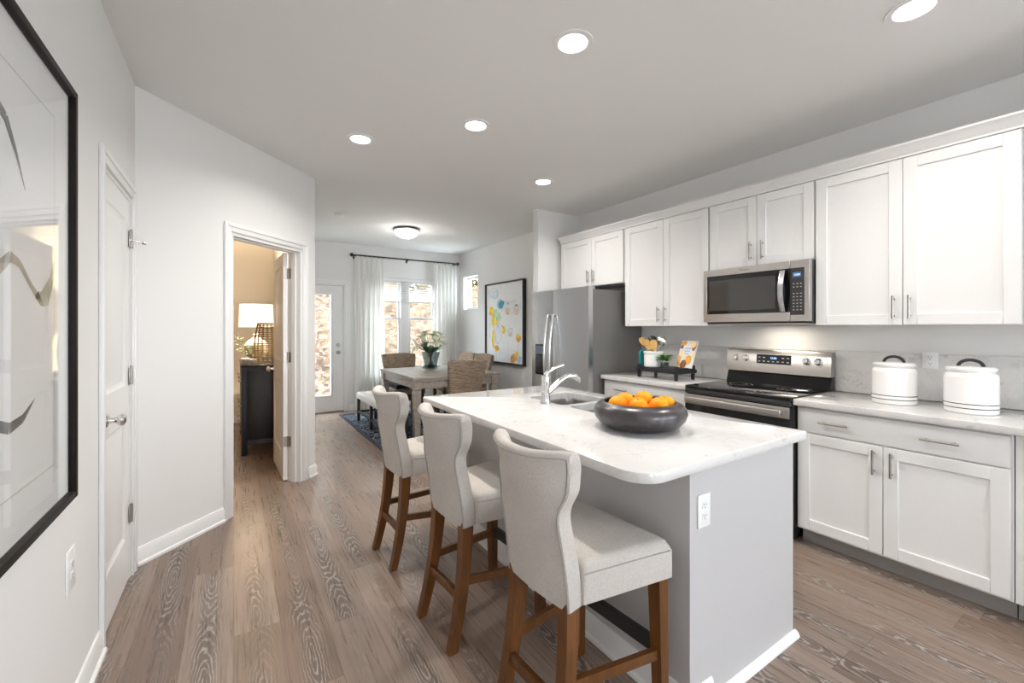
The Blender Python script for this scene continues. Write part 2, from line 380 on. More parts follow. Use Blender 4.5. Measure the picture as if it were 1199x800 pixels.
# text reading on a face that looks toward -X (viewer sees +Y on the left): local x -> -Y, local y -> +Z
def faceM(x, y, z): return Matrix.Translation((x, y, z)) @ Matrix(((0, 0, -1, 0), (-1, 0, 0, 0), (0, 1, 0, 0), (0, 0, 0, 1)))

# ------------------------------------------------------------------ room shell
m = MB(); m.box(-2.6, 3.75, YB-0.15, YF+0.15, -0.12, 0.0); struct(m.done('floor', FLOOR, origin=False), 'grey brown wood plank floor')
m = MB(); m.box(-2.6, 3.75, YB-0.15, YF+0.15, H, H+0.2); struct(m.done('ceiling', CEIL, origin=False), 'flat white ceiling')
DY0, DY1, DZ = 2.500, 3.105, 2.065        # closet door opening in the left wall
m = MB(); m.box(XL-0.12, XL, YB-0.15, DY0, 0, H); m.box(XL-0.12, XL, DY1, 3.26, 0, H); m.box(XL-0.12, XL, DY0, DY1, DZ, H)
struct(m.done('wall_left', WALL, origin=False))
m = MB(); m.box(XL-0.75, XL-0.7, DY0-0.1, DY1+0.1, 0, H); struct(m.done('wall_closet', WALL, origin=False))
# angled wall: frame s along the wall, n into the room behind
CX, CY = XL, 3.224; R2 = math.sqrt(0.5)
ANG = Matrix(((R2, -R2, 0, CX), (R2, R2, 0, CY), (0, 0, 1, 0), (0, 0, 0, 1)))
S0, S1, SE, OZ = 0.650, 1.385, 1.563, 2.045
m = MB(); m.M = ANG; m.box(-0.02, S0, 0, 0.12, 0, H); m.box(S1, SE, 0, 0.12, 0, H); m.box(S0, S1, 0, 0.12, OZ, H)
struct(m.done('wall_angled', WALL, origin=False))
m = MB(); m.box(0.513, 0.633, 4.345, YF, 0, H); struct(m.done('wall_dining_left', WALL, origin=False))
STUDYP = paint('study_wall_paint', (0.76, 0.72, 0.66), 0.7, 0.012, 0.03, 220)
m = MB(); m.box(-2.2, 0.513, YF-0.012, YF, 0, H); m.box(-2.2, -2.188, 3.4, YF, 0, H); m.box(0.501, 0.513, 4.5, YF, 0, H)
struct(m.done('wall_study', STUDYP, origin=False))
m = MB(); m.box(-2.35, -2.2, 3.26, YF, 0, H); m.box(-2.35, XL-0.12, 3.2, 3.3, 0, H); struct(m.done('wall_study_side', WALL, origin=False))
# far wall with patio door and window openings
FD0, FD1, FDZ = 0.640, 1.525, 2.065
W0, W1, WZ0, WZ1 = 1.93, 3.15, 0.60, 2.23
def wall_xz(m, y0, y1, x0, x1, holes):
    xs = sorted(holes); cur = x0
    for (a, b, z0, z1) in xs:
        m.box(cur, a, y0, y1, 0, H)
        if z0 > 0: m.box(a, b, y0, y1, 0, z0)
        m.box(a, b, y0, y1, z1, H); cur = b
    m.box(cur, x1, y0, y1, 0, H)
m = MB(); wall_xz(m, YF, YF+0.15, -2.35, XR+0.15, [(FD0, FD1, 0, FDZ), (W0, W1, WZ0, WZ1)]); struct(m.done('wall_far', WALL, origin=False))
m = MB(); wall_xz(m, YB-0.15, YB, -0.6, XR+0.15, [(-0.3, 0.8, 0.8, 2.2), (1.9, 3.0, 0.8, 2.2)]); struct(m.done('wall_back', WALL, origin=False))  # both openings are added for daylight, out of view
# right wall: small dining window, plus an added opening behind the camera
Q0, Q1, QZ0, QZ1 = 6.655, 7.20, 1.70, 2.295
m = MB(); m.box(XR, XR+0.15, YB-0.15, -2.8, 0, H); m.box(XR, XR+0.15, -1.6, Q0, 0, H); m.box(XR, XR+0.15, -2.8, -1.6, 0, 0.7); m.box(XR, XR+0.15, -2.8, -1.6, 2.3, H); m.box(XR, XR+0.15, Q1, YF+0.15, 0, H); m.box(XR, XR+0.15, Q0, Q1, 0, QZ0); m.box(XR, XR+0.15, Q0, Q1, QZ1, H)
struct(m.done('wall_right', WALL, origin=False))
m = MB(); m.box(2.972, XR, 4.022, 4.125, 0, H); struct(m.done('wall_partition', WALL, origin=False))

# baseboards
def base_profile(m, p, d, nrm, length):
    p, d, nrm = Vector(p), Vector(d), Vector(nrm)
    prof = [(0, 0), (0.026, 0), (0.026, 0.014), (0.016, 0.022), (0.0145, 0.075), (0.010, 0.088), (0.007, 0.098), (0, 0.1)]
    m.prism([p+nrm*a+Vector((0, 0, b)) for a, b in prof], d*length)
m = MB(); base_profile(m, (XL, YB, 0), (0, 1, 0), (1, 0, 0), 2.445-YB); struct(m.done('baseboard_left', TRIM, origin=False))
m = MB(); m.M = ANG; base_profile(m, (0.0, 0, 0), (1, 0, 0), (0, -1, 0), S0-0.07); base_profile(m, (S1+0.075, 0, 0), (1, 0, 0), (0, -1, 0), SE-S1-0.075+0.01)
m.M = None; base_profile(m, (0.633, 4.33, 0), (0, 1, 0), (1, 0, 0), YF-4.33); struct(m.done('baseboard_angled', TRIM, origin=False))
m = MB(); base_profile(m, (1.60, YF, 0), (1, 0, 0), (0, -1, 0), 2.0); struct(m.done('baseboard_far', TRIM, origin=False))
m = MB(); base_profile(m, (XR, 4.125, 0), (0, 1, 0), (-1, 0, 0), YF-4.125); base_profile(m, (2.972, 4.022, 0), (0, 1, 0), (-1, 0, 0), 0.103)
struct(m.done('baseboard_right', TRIM, origin=False))
m = MB(); base_profile(m, (-2.188, YF-0.012, 0), (1, 0, 0), (0, -1, 0), 2.68); struct(m.done('baseboard_study', TRIM, origin=False))

# door casing, local frame u (along wall), v toward the viewer, z
def casing(m, u0, u1, z1, w=0.065, t=0.019, flip=1):
    def piece(a, b, c, d):   # stepped moulding: two layers
        m.box(a, b, -t*0.62 if flip > 0 else 0, 0 if flip > 0 else t*0.62, c, d, 0.003)
    for (a, b, c, d) in ((u0-w+0.001, u0-0.006, 0.0005, z1+w-0.001), (u1+0.006, u1+w-0.001, 0.0005, z1+w-0.001), (u0-0.0065, u1+0.0065, z1+0.006, z1+w-0.0015)):
        piece(a, b, c, d)
    for (a, b, c, d) in ((u0-w-0.002, u0-w*0.62, 0, z1+w+0.002), (u1+w*0.62, u1+w+0.002, 0, z1+w+0.002), (u0-w*0.62+0.001, u1+w*0.62-0.001, z1+w*0.62, z1+w+0.0015)):
        m.box(a, b, -t if flip > 0 else 0, 0 if flip > 0 else t, c, d, 0.004)

def panel_door(m, u0, u1, v0, v1, z0, z1, panels):
    """moulded door slab: u across, v thickness; panels = (u0,u1,z0,z1) recessed on both faces with sloped sticking"""
    us = sorted({u0, u1, *[p[0] for p in panels], *[p[1] for p in panels]}); zs = sorted({z0, z1, *[p[2] for p in panels], *[p[3] for p in panels]})
    for face, sgn in ((v0, 1), (v1, -1)):
        for i in range(len(us)-1):
            for j in range(len(zs)-1):
                if any(abs(p[0]-us[i]) < 1e-6 and abs(p[2]-zs[j]) < 1e-6 for p in panels) or any(p[0]-1e-6 <= us[i] < p[1]-1e-6 and p[2]-1e-6 <= zs[j] < p[3]-1e-6 for p in panels): continue
                m.poly([(us[i], face, zs[j]), (us[i+1], face, zs[j]), (us[i+1], face, zs[j+1]), (us[i], face, zs[j+1])])
        for a, b, c, d in panels:
            lv = [(0, 0), (0.014, 0.009), (0.030, 0.009), (0.052, 0.003)]; R = []
            for ins, dep in lv: R.append([(a+ins, face+sgn*dep, c+ins), (b-ins, face+sgn*dep, c+ins), (b-ins, face+sgn*dep, d-ins), (a+ins, face+sgn*dep, d-ins)])
            m.rings(R, True, False, True)
    for a, b, c, d in ((u0, u0, z0, z1), (u1, u1, z0, z1)): m.poly([(a, v0, c), (a, v1, c), (a, v1, d), (a, v0, d)])
    for z in (z0, z1): m.poly([(u0, v0, z), (u1, v0, z), (u1, v1, z), (u0, v1, z)])

def knob(parent, p, d, mat=CHROME, name='door_knob'):
    p, d = Vector(p), Vector(d).normalized(); m = MB()
    def L(prof):
        q = Vector((0, 0, 1)).rotation_difference(d).to_matrix().to_4x4(); m.M = Matrix.Translation(p) @ q; m.lathe(prof, seg=28)
    L([(0.031, 0), (0.031, 0.004), (0.026, 0.009), (0.013, 0.011), (0.011, 0.030), (0.016, 0.036), (0.025, 0.043), (0.0285, 0.053), (0.025, 0.063), (0.013, 0.069), (0.002, 0.070)])
    return m.done(name, mat, parent)

# closet door (door_1) in the left wall
d1 = senode('door_1', 'closed white two-panel door in left wall beside framed picture', (XL, 2.80, 0))
LW = Matrix(((0, 1, 0, XL), (1, 0, 0, 0), (0, 0, 1, 0), (0, 0, 0, 1)))   # u -> +Y, v -> +X (into room), z
m = MB(); m.M = LW; casing(m, DY0, DY1, DZ, flip=-1); m.done('casing', TRIM, d1)
m = MB(); m.box(XL-0.12, XL-0.001, DY0-0.001, DY0+0.016, 0, DZ-0.015); m.box(XL-0.12, XL-0.001, DY1-0.016, DY1+0.001, 0, DZ-0.015); m.box(XL-0.12, XL-0.001, DY0, DY1, DZ-0.016, DZ+0.001)
m.box(XL-0.09, XL-0.05, DY0+0.014, DY0+0.028, 0, DZ-0.02); m.done('jamb', TRIM, d1)
m = MB(); m.M = LW; panel_door(m, DY0+0.019, DY1-0.019, -0.037, -0.003, 0.012, DZ-0.019, [(2.58, 2.985, 1.06, 1.935), (2.58, 2.985, 0.25, 0.872)]); m.done('slab', TRIM, d1)
knob(d1, (XL-0.003, 2.575, 0.948), (1, 0, 0))
def hinge(parent, M, zc):
    m = MB(); m.M = M; m.box(-0.032, 0.0, -0.0035, 0.0, zc-0.045, zc+0.045, 0.001); m.box(0.002, 0.028, -0.0035, 0.0, zc-0.045, zc+0.045, 0.001)
    m.cyl((0, -0.005, zc-0.047), (0, -0.005, zc+0.047), 0.0065, seg=14); m.ball((0, -0.005, zc+0.05), 0.006, 10, 6)
    return m.done('hinge', NICKEL, parent)
for z in (0.352, 1.10, 1.842): hinge(d1, Matrix.Translation((XL, DY1-0.017, 0)) @ Matrix(((0, -1, 0, 0), (1, 0, 0, 0), (0, 0, 1, 0), (0, 0, 0, 1))), z)
m = MB(); m.cyl((XL-0.004, DY1-0.04, 1.835), (XL+0.05, DY1+0.02, 1.832), 0.003, seg=8); m.cyl((XL+0.047, DY1+0.016, 1.832), (XL+0.058, DY1+0.028, 1.832), 0.0075, seg=12); m.done('hinge_stop', NICKEL, d1)

# open door (door_2) in the angled wall
d2 = senode('door_2', 'white panelled door standing open into the lamp-lit room', tuple(ANG @ Vector((S1, 0.1, 0))))
m = MB(); m.M = ANG; casing(m, S0, S1, OZ); m.done('casing', TRIM, d2)
m = MB(); m.M = ANG
for a, b in ((S0-0.001, S0+0.018), (S1-0.018, S1+0.001)): m.box(a, b, 0.001, 0.125, 0, OZ-0.017)
m.box(S0, S1, 0.001, 0.125, OZ-0.018, OZ+0.001)
for a, b in ((S0+0.017, S0+0.030), (S1-0.030, S1-0.017)): m.box(a, b, 0.045, 0.085, 0, OZ-0.017)
m.box(S0, S1, 0.045, 0.085, OZ-0.030, OZ-0.017); m.done('jamb', TRIM, d2)
hp = ANG @ Vector((S1-0.02, 0.128, 0)); ha = math.radians(92.2)
DM = Matrix.Translation(hp) @ Matrix.Rotation(ha, 4, 'Z')    # u along the open slab
m = MB(); m.M = DM; panel_door(m, 0.004, 0.70, 0.0, 0.035, 0.012, OZ-0.02, [(0.11, 0.595, 1.06, 1.92), (0.11, 0.595, 0.24, 0.87)]); m.done('slab', TRIM, d2)
knob(d2, DM @ Vector((0.64, 0.035, 0.95)), DM.to_3x3() @ Vector((0, 1, 0))); knob(d2, DM @ Vector((0.64, 0.0, 0.95)), DM.to_3x3() @ Vector((0, -1, 0)))
for z in (0.352, 1.10, 1.842):
    m = MB(); m.M = DM; m.box(0.0025, 0.0045, 0.003, 0.034, z-0.045, z+0.045); m.cyl((-0.004, 0.0, z-0.047), (-0.004, 0.0, z+0.047), 0.006, seg=12)
    m.M = ANG; m.box(S1-0.0205, S1-0.0175, 0.088, 0.124, z-0.045, z+0.045); m.done('hinge', NICKEL, d2)

# patio door (door_3)
d3 = senode('door_3', 'white patio door with full-height glass pane', ((FD0+FD1)/2, YF, 0))
FW = Matrix.Translation((0, YF, 0))
m = MB(); m.M = FW; casing(m, FD0, FD1, FDZ); m.done('casing', TRIM, d3)
m = MB(); m.box(FD0-0.001, FD0+0.018, YF+0.001, YF+0.15, 0, FDZ); m.box(FD1-0.018, FD1+0.001, YF+0.001, YF+0.15, 0, FDZ); m.box(FD0, FD1, YF+0.001, YF+0.15, FDZ-0.018, FDZ+0.001); m.done('jamb', TRIM, d3)
m = MB(); m.box(FD0+0.018, FD1-0.018, YF-0.01, YF+0.15, 0.0, 0.022, 0.004); m.done('threshold', NICKEL, d3)
a, b, c, d = FD0+0.022, FD1-0.022, 0.03, FDZ-0.022; ga, gb, gc, gd = 0.80, 1.312, 0.28, 1.895
m = MB()
for q in ((a, ga, c, d), (gb, b, c, d), (ga, gb, c, gc), (ga, gb, gd, d)): m.box(q[0], q[1], YF+0.035, YF+0.08, q[2], q[3])
for q in ((ga-0.03, ga, gc-0.03, gd+0.03), (gb, gb+0.03, gc-0.03, gd+0.03), (ga, gb, gc-0.03, gc), (ga, gb, gd, gd+0.03)): m.box(q[0], q[1], YF+0.024, YF+0.05, q[2], q[3], 0.005)
m.done('slab', TRIM, d3)
m = MB(); m.box(ga, gb, YF+0.055, YF+0.061, gc, gd); m.done('glass', GLASS, d3)
knob(d3, (1.425, YF+0.035, 0.965), (0, -1, 0), NICKEL); m = MB(); m.M = Matrix.Translation((1.425, YF+0.035, 1.085)) @ Matrix.Rotation(PI/2, 4, 'X'); m.lathe([(0.03, 0), (0.03, 0.012), (0.024, 0.02), (0.001, 0.021)], seg=24); m.box(-0.005, 0.005, -0.014, 0.014, 0.02, 0.034, 0.002); m.done('deadbolt', NICKEL, d3)

# dining window (window_1): twin double-hung sashes, wide centre mullion, raised blind
w1 = senode('window_1', 'double window with raised white blind above the dining table', ((W0+W1)/2, YF, WZ0))
m = MB()
for q in ((W0-0.001, W0+0.04), (W1-0.04, W1+0.001)): m.box(q[0], q[1], YF+0.05, YF+0.14, WZ0, WZ1)
m.box(W0, W1, YF+0.05, YF+0.14, WZ1-0.04, WZ1+0.001); m.box(W0, W1, YF+0.05, YF+0.14, WZ0-0.001, WZ0+0.045)
m.box(2.468, 2.612, YF+0.045, YF+0.14, WZ0, WZ1, 0.004); m.done('frame', TRIM, w1)
for (p, q) in ((W0+0.04, 2.468), (2.612, W1-0.04)):
    for z0, z1, dy in ((1.50, WZ1-0.04, 0.095), (WZ0+0.045, 1.545, 0.065)):
        m = MB(); s_ = 0.04
        for r in ((p, p+s_, z0, z1), (q-s_, q, z0, z1), (p+s_, q-s_, z0, z0+s_+0.005), (p+s_, q-s_, z1-s_, z1)): m.box(r[0], r[1], YF+dy, YF+dy+0.03, r[2], r[3], 0.003)
        sh = m.done('sash', TRIM, w1)
        m = MB(); m.box(p+s_, q-s_, YF+dy+0.012, YF+dy+0.017, z0+s_, z1-s_); m.done('pane', GLASS, sh)
m = MB(); m.box(W0-0.05, W1+0.05, YF-0.03, YF+0.05, WZ0-0.022, WZ0, 0.004); m.box(W0-0.03, W1+0.03, YF-0.014, YF-0.0005, WZ0-0.09, WZ0-0.022, 0.003); m.done('window_sill', TRIM, w1)
bl = thing('window_blind', 'white slatted blind drawn halfway up the dining window', 'blind', (2.54, YF+0.03, 1.80))
m = MB(); m.box(W0+0.01, W1-0.01, YF+0.004, YF+0.043, WZ1-0.055, WZ1-0.004, 0.004); m.done('headrail', TRIM, bl)
m = MB()
for i in range(11):
    z = 1.845+i*0.0315; m.M = Matrix.Translation((2.54, YF+0.024, z)) @ Matrix.Rotation(math.radians(24), 4, 'X'); m.box(-0.59, 0.59, -0.018, 0.018, -0.0013, 0.0013)
m.done('slats', TRIM, bl)
m = MB(); m.box(W0+0.02, W1-0.02, YF+0.006, YF+0.042, 1.80, 1.822, 0.003); m.done('bottom_rail', TRIM, bl)
for x in (2.1, 2.54, 2.98): m = MB(); m.cyl((x, YF+0.004, 1.82), (x, YF+0.004, 2.18), 0.0012, seg=6); m.done('cord', TRIM, bl)

# small window (window_2) in the dining side wall
w2 = senode('window_2', 'small square window high on the dining side wall', (XR, (Q0+Q1)/2, QZ0))
m = MB(); s_ = 0.04
for r in ((Q0-0.001, Q0+s_, QZ0, QZ1), (Q1-s_, Q1+0.001, QZ0, QZ1), (Q0+s_, Q1-s_, QZ0, QZ0+s_), (Q0+s_, Q1-s_, QZ1-s_, QZ1)): m.box(XR+0.085, XR+0.14, r[0], r[1], r[2], r[3], 0.003)
m.done('frame', TRIM, w2)
m = MB(); m.box(XR+0.11, XR+0.115, Q0+s_, Q1-s_, QZ0+s_, QZ1-s_); m.done('pane', GLASS, w2)
m = MB(); m.box(XR-0.012, XR+0.08, Q0-0.02, Q1+0.02, QZ0-0.018, QZ0+0.002, 0.004); m.done('window_sill', TRIM, w2)

# unseen windows, added behind the camera to let daylight in
for i, x0 in ((3, -0.3), (4, 1.9)):
    x1 = x0+1.1; ww = senode('window_%d' % i, 'unseen window added behind the camera to let daylight in', ((x0+x1)/2, YB, 0.8)); m = MB()
    for r in ((x0, x0+0.05, 0.8, 2.2), (x1-0.05, x1, 0.8, 2.2), (x0, x1, 0.8, 0.85), (x0, x1, 2.15, 2.2), (x0, x1, 1.48, 1.53)): m.box(r[0], r[1], YB-0.1, YB-0.05, r[2], r[3])
    m.done('frame', TRIM, ww)

w5 = senode('window_5', 'unseen window added in the right wall to brighten the left wall', (XR, -2.2, 0.7)); m = MB()  # added out of view, throws daylight across onto the left wall
for r in ((-2.8, -2.75, 0.7, 2.3), (-1.65, -1.6, 0.7, 2.3), (-2.75, -1.65, 0.7, 0.75), (-2.75, -1.65, 2.25, 2.3), (-2.225, -2.175, 0.75, 2.25)): m.box(XR+0.06, XR+0.11, r[0], r[1], r[2], r[3])
m.done('frame', TRIM, w5)

# outside: patio slab, leaf-strewn bank, trees
m = MB(); m.box(-3, 9, YF+0.15, 9.3, -0.25, -0.14); struct(m.done('patio_ground', CONC, origin=False))
def bank(u, v):
    x = -9+u*26; y = 9.2+v*3.1; z = -0.16+ (v**0.9)*2.75 + 0.12*math.sin(x*1.7+v*9)+0.08*math.sin(x*4.1-v*14)
    return (x, y-0.12*max(0, x-4), z)
m = MB(); m.sheet(bank, 60, 30); struct(m.done('hillside', LITTER, origin=False))
def make_tree(label):
    t = thing('autumn_tree', label, 'tree', (0, 0, 0), 'trees along the top of the bank'); rn = random.Random(11)
    m = MB(); m.tube([(0, 0, -0.4), (0.05, 0, 1.2), (-0.03, 0.04, 2.6), (0.06, 0, 4.6)], [0.13, 0.10, 0.08, 0.03], 9)
    for i in range(9):
        a = i*2.4; z = 1.0+i*0.38; m.tube([(0.02, 0, z), (0.5*math.cos(a), 0.5*math.sin(a), z+0.45), (1.1*math.cos(a), 1.1*math.sin(a), z+0.75)], [0.045, 0.03, 0.01], 6)
    m.done('trunk', BARK, t)
    m = MB()
    for i in range(2800):
        a = rn.uniform(0, 2*PI); z = rn.uniform(0.3, 5.2); R = 1.65*math.sin(PI*min(1, (z+1.8)/7.2))**0.6; r = R*math.sqrt(rn.random()); c = Vector((r*math.cos(a), r*math.sin(a), z))
        d = Vector((rn.gauss(0, 1), rn.gauss(0, 1), rn.gauss(0, 0.7))).normalized(); e = d.cross(Vector((rn.gauss(0, 1), rn.gauss(0, 1), rn.gauss(0, 1)))).normalized(); l = rn.uniform(0.07, 0.13)
        m.poly([c-d*l, c-e*l*0.5, c+d*l, c+e*l*0.5])
    m.done('foliage', FOLI, t); return t
TL = 'yellow-green autumn tree along the top of the leafy bank outside'
tr0 = make_tree(TL); tr0.location = (1.8, 13.4, 2.1)
for i, (x, y) in enumerate(((5.2, 13.4), (8.7, 13.2), (1.7, 16.9), (5.2, 16.9), (8.75, 16.8))): copy_tree(tr0, (x, y, 2.1), i*1.3)
m = MB(); m.box(-9, 17, 12.0, 20, 2.0, 2.45); struct(m.done('hilltop_ground', LITTER, origin=False))
m = MB(); m.box(-14, 16, -16, YB-0.15, -0.3, -0.15); struct(m.done('ground_behind', CONC, origin=False))

# ------------------------------------------------------------------ kitchen cabinets (faces look toward -X)
def shaker(parent, x, y0, y1, z0, z1, name='door', w=0.062, t=0.02):
    """shaker front: outer face at x, extends to x+t"""
    m = MB()
    for r in ((y0, y0+w, z0, z1), (y1-w, y1, z0, z1), (y0+w, y1-w, z0, z0+w), (y0+w, y1-w, z1-w, z1)): m.box(x, x+t, r[0], r[1], r[2], r[3], 0.0016, 1)
    m.box(x+0.010, x+t-0.002, y0+w-0.002, y1-w+0.002, z0+w-0.002, z1-w+0.002)
    return m.done(name, CAB, parent)
def slab_front(parent, x, y0, y1, z0, z1, t=0.02):
    m = MB(); m.box(x, x+t, y0, y1, z0, z1, 0.002, 2); return m.done('drawer', CAB, parent)
def bar_pull(parent, x, y, z, length=0.135, vertical=True):
    m = MB(); r = 0.0058; h_ = length/2; st = 0.03
    if vertical:
        m.cyl((x-st, y, z-h_), (x-st, y, z+h_), r, seg=14)
        for q in (-h_*0.72, h_*0.72): m.cyl((x, y, z+q), (x-st, y, z+q), r*0.85, seg=10)
    else:
        m.cyl((x-st, y-h_, z), (x-st, y+h_, z), r, seg=14)
        for q in (-h_*0.72, h_*0.72): m.cyl((x, y+q, z), (x-st, y+q, z), r*0.85, seg=10)
    return m.done('handle', NICKEL, parent)

XB, XD = 3.002, 2.982     # base carcass face, base door face
XU, XUD = 3.272, 3.250    # upper carcass face, upper door face
def base_cabinet(y0, y1, label, doors, drawers):
    t = thing('base_cabinet', label, 'cabinet', (3.3, (y0+y1)/2, 0), 'base cabinets along the kitchen wall')
    m = MB(); m.box(XB, XR-0.003, y0+0.001, y1-0.001, 0.10, 0.873); m.done('body', CAB, t)
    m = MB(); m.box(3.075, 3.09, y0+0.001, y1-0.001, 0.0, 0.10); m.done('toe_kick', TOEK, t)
    for (a, b, c, d, pulls) in drawers:
        o = slab_front(t, XD, a, b, c, d)
        for y in pulls: bar_pull(o, XD, y, (c+d)/2, 0.145, False)
    for (a, b, c, d, py) in doors:
        o = shaker(t, XD, a, b, c, d); bar_pull(o, XD, py, 0.618)
    return t
base_cabinet(0.397, 1.300, 'white base cabinet below the two canisters, with wide drawer', [(0.408, 0.865, 0.114, 0.708, 0.828), (0.869, 1.287, 0.114, 0.708, 0.905)], [(0.408, 1.287, 0.717, 0.862, (0.640, 1.095))])
base_cabinet(2.068, 2.982, 'white base cabinet between refrigerator and range', [(2.08, 2.523, 0.114, 0.708, 2.485), (2.527, 2.97, 0.114, 0.708, 2.565)], [(2.08, 2.97, 0.717, 0.862, (2.3, 2.75))])
base_cabinet(-0.52, 0.395, 'white base cabinet cut off by the right photo edge', [(-0.50, -0.085, 0.114, 0.708, -0.12), (-0.081, 0.335, 0.114, 0.708, -0.04)], [(-0.50, 0.335, 0.717, 0.862, (-0.3, 0.12))])

def upper_cabinet(y0, y1, z0, label, doors, z1=2.345):
    t = thing('upper_cabinet', label, 'cabinet', (3.43, (y0+y1)/2, z0), 'wall cabinets above the counter')
    m = MB(); m.box(XU, XR-0.003, y0+0.001, y1-0.001, z0, z1+0.002); m.done('body', CAB, t)
    for (a, b, py) in doors:
        o = shaker(t, XUD, a, b, z0+0.003, z1-0.003); bar_pull(o, XUD, py, z0+0.105 if z0 < 1.6 else z0+0.11)
    return t
upper_cabinet(0.398, 1.303, 1.376, 'tall white wall cabinet above the two canisters', [(0.407, 0.8535, 0.822), (0.8565, 1.297, 0.893)])
upper_cabinet(1.305, 2.061, 1.822, 'short white wall cabinet right above the microwave', [(1.311, 1.680, 1.636), (1.684, 2.055, 1.722)])
upper_cabinet(2.063, 2.962, 1.376, 'tall white wall cabinet between microwave and refrigerator', [(2.070, 2.505, 2.476), (2.509, 2.955, 2.552)])
upper_cabinet(2.964, 3.950, 1.812, 'short white wall cabinet above the refrigerator', [(2.985, 3.432, 3.395), (3.436, 3.940, 3.478)])
upper_cabinet(-0.52, 0.396, 1.376, 'white wall cabinet cut off by the right photo edge', [(-0.51, -0.085, -0.12), (-0.081, 0.345, -0.045)])
cm = MB(); prof = [(XU+0.02, 2.348), (XUD+0.002, 2.348), (XUD+0.002, 2.360), (XUD-0.006, 2.366), (XUD-0.016, 2.385), (XUD-0.036, 2.402), (XUD-0.042, 2.406), (XUD-0.042, 2.418), (XU+0.02, 2.418)]
cm.prism([(a, -0.52, b) for a, b in prof], (0, 4.474, 0))
cm.box(XU+0.02, XR-0.003, -0.52, 3.954, 2.402, 2.417)
tag(cm.done('crown_molding', CAB), 'white crown molding running along the tops of the wall cabinets', 'molding')

# counters and backsplash
def worktop(y0, y1, label):
    m = MB(); m.box(2.948, XR-0.002, y0, y1, 0.876, 0.914, 0.004, 3); return tag(m.done('countertop', QUARTZ), label, 'countertop')
worktop(-0.53, 1.303, 'white quartz countertop holding the two canisters')
worktop(2.066, 2.988, 'short white quartz countertop left of the range')
def splash(y0, y1, label):
    m = MB(); m.box(XR-0.02, XR-0.001, y0, y1, 0.9145, 1.20, 0.002, 1); return tag(m.done('backsplash', QUARTZB), label, 'backsplash')
splash(-0.53, 1.303, 'grey marbled backsplash slab behind the two canisters')
splash(1.3035, 2.0655, 'grey marbled backsplash slab behind the range')
splash(2.066, 2.988, 'grey marbled backsplash slab behind the black riser')

# range
rg = thing('range', 'stainless and black electric range with glass cooktop', 'range', (3.25, 1.684, 0))
y0, y1 = 1.308, 2.060
m = MB(); m.box(2.965, 3.55, y0, y1, 0.09, 0.895, 0.003); m.box(3.02, 3.5, y0+0.02, y1-0.02, 0.0, 0.09); m.done('body', BLACKP, rg)
m = MB(); m.box(2.935, 3.52, y0-0.002, y1+0.002, 0.897, 0.921, 0.005, 3); ct = m.done('cooktop', COOK_GLASS, rg)
for (x, y, r) in ((3.09, 1.50, 0.105), (3.09, 1.87, 0.08), (3.34, 1.50, 0.075), (3.34, 1.87, 0.10)):
    m = MB()
    for rr in (r, r*0.62): m.rings([[(x+q*math.cos(a*PI/24), y+q*math.sin(a*PI/24), 0.9214) for a in range(48)] for q in (rr, rr-0.0025)], True, False, False)
    m.done('burner_ring', GREYP, ct)
m = MB(); m.box(2.925, 2.965, y0+0.004, y1-0.004, 0.862, 0.896, 0.004); m.done('vent_trim', BLACKP, rg)
m = MB(); m.box(2.925, 2.962, y0+0.004, y1-0.004, 0.225, 0.858, 0.006, 3); od = m.done('oven_door', BLACK_GLASS, rg)
m = MB(); m.box(2.921, 2.927, y0+0.004, y1-0.004, 0.785, 0.858, 0.002, 2); m.done('door_rail', STEEL, od)
m = MB(); pts = []
m.box(2.868, 2.884, y0+0.035, y1-0.035, 0.803, 0.843, 0.006, 3)
for y in (y0+0.045, y1-0.085): m.box(2.88, 2.925, y, y+0.04, 0.808, 0.838, 0.004)
m.done('handle', STEEL, od)
m = MB(); m.box(2.928, 2.962, y0+0.004, y1-0.004, 0.095, 0.218, 0.005, 2); m.done('storage_drawer', STEEL, rg)
# back guard: black riser, then tilted stainless console
m = MB(); m.prism([(3.50, y0, 0.92), (3.53, y0, 1.015), (3.578, y0, 1.015), (3.578, y0, 0.92)], (0, y1-y0, 0)); m.done('riser', COOK_GLASS, rg)
m = MB(); prof = [(3.500, 1.012), (3.518, 1.178), (3.526, 1.187), (3.578, 1.187), (3.578, 1.012)]
m.prism([(a, y0-0.002, b) for a, b in prof], (0, y1-y0+0.004, 0)); cs = m.done('control_panel', STEEL, rg)
TILT = math.atan2(0.018, 0.166)
def cons(y, z): return faceM(3.500+(z-1.012)/0.166*0.018, y, z) @ Matrix.Rotation(-TILT, 4, 'X')
m = MB(); m.M = cons(1.690, 1.115); m.box(-0.127, 0.127, -0.036, 0.036, 0.0, 0.0025, 0.001, 1); dsp = m.done('display', BLACK_GLASS, cs)
text_part('digits', '12:00', 0.022, BLUE_LED, cons(1.690, 1.124) @ Matrix.Translation((0, 0, 0.003)), cs)
m = MB()
for i in range(7):
    for j in range(2):
        if 2 <= i <= 4 and j == 1: continue
        m.M = cons(1.690, 1.115) @ Matrix.Translation((-0.105+0.035*i, -0.017+0.03*j, 0.0027)); m.box(-0.008, 0.008, -0.0035, 0.0035, 0, 0.0004)
m.done('button_markings', GREYP, cs)
for y in (1.985, 1.905, 1.462, 1.385):
    m = MB(); m.M = cons(y, 1.117); m.lathe([(0.026, 0), (0.026, 0.004), (0.021, 0.006), (0.019, 0.024), (0.017, 0.028), (0.001, 0.029)], seg=24); m.box(-0.004, 0.004, -0.019, 0.019, 0.02, 0.036, 0.002); m.done('knob', CHROME, cs)

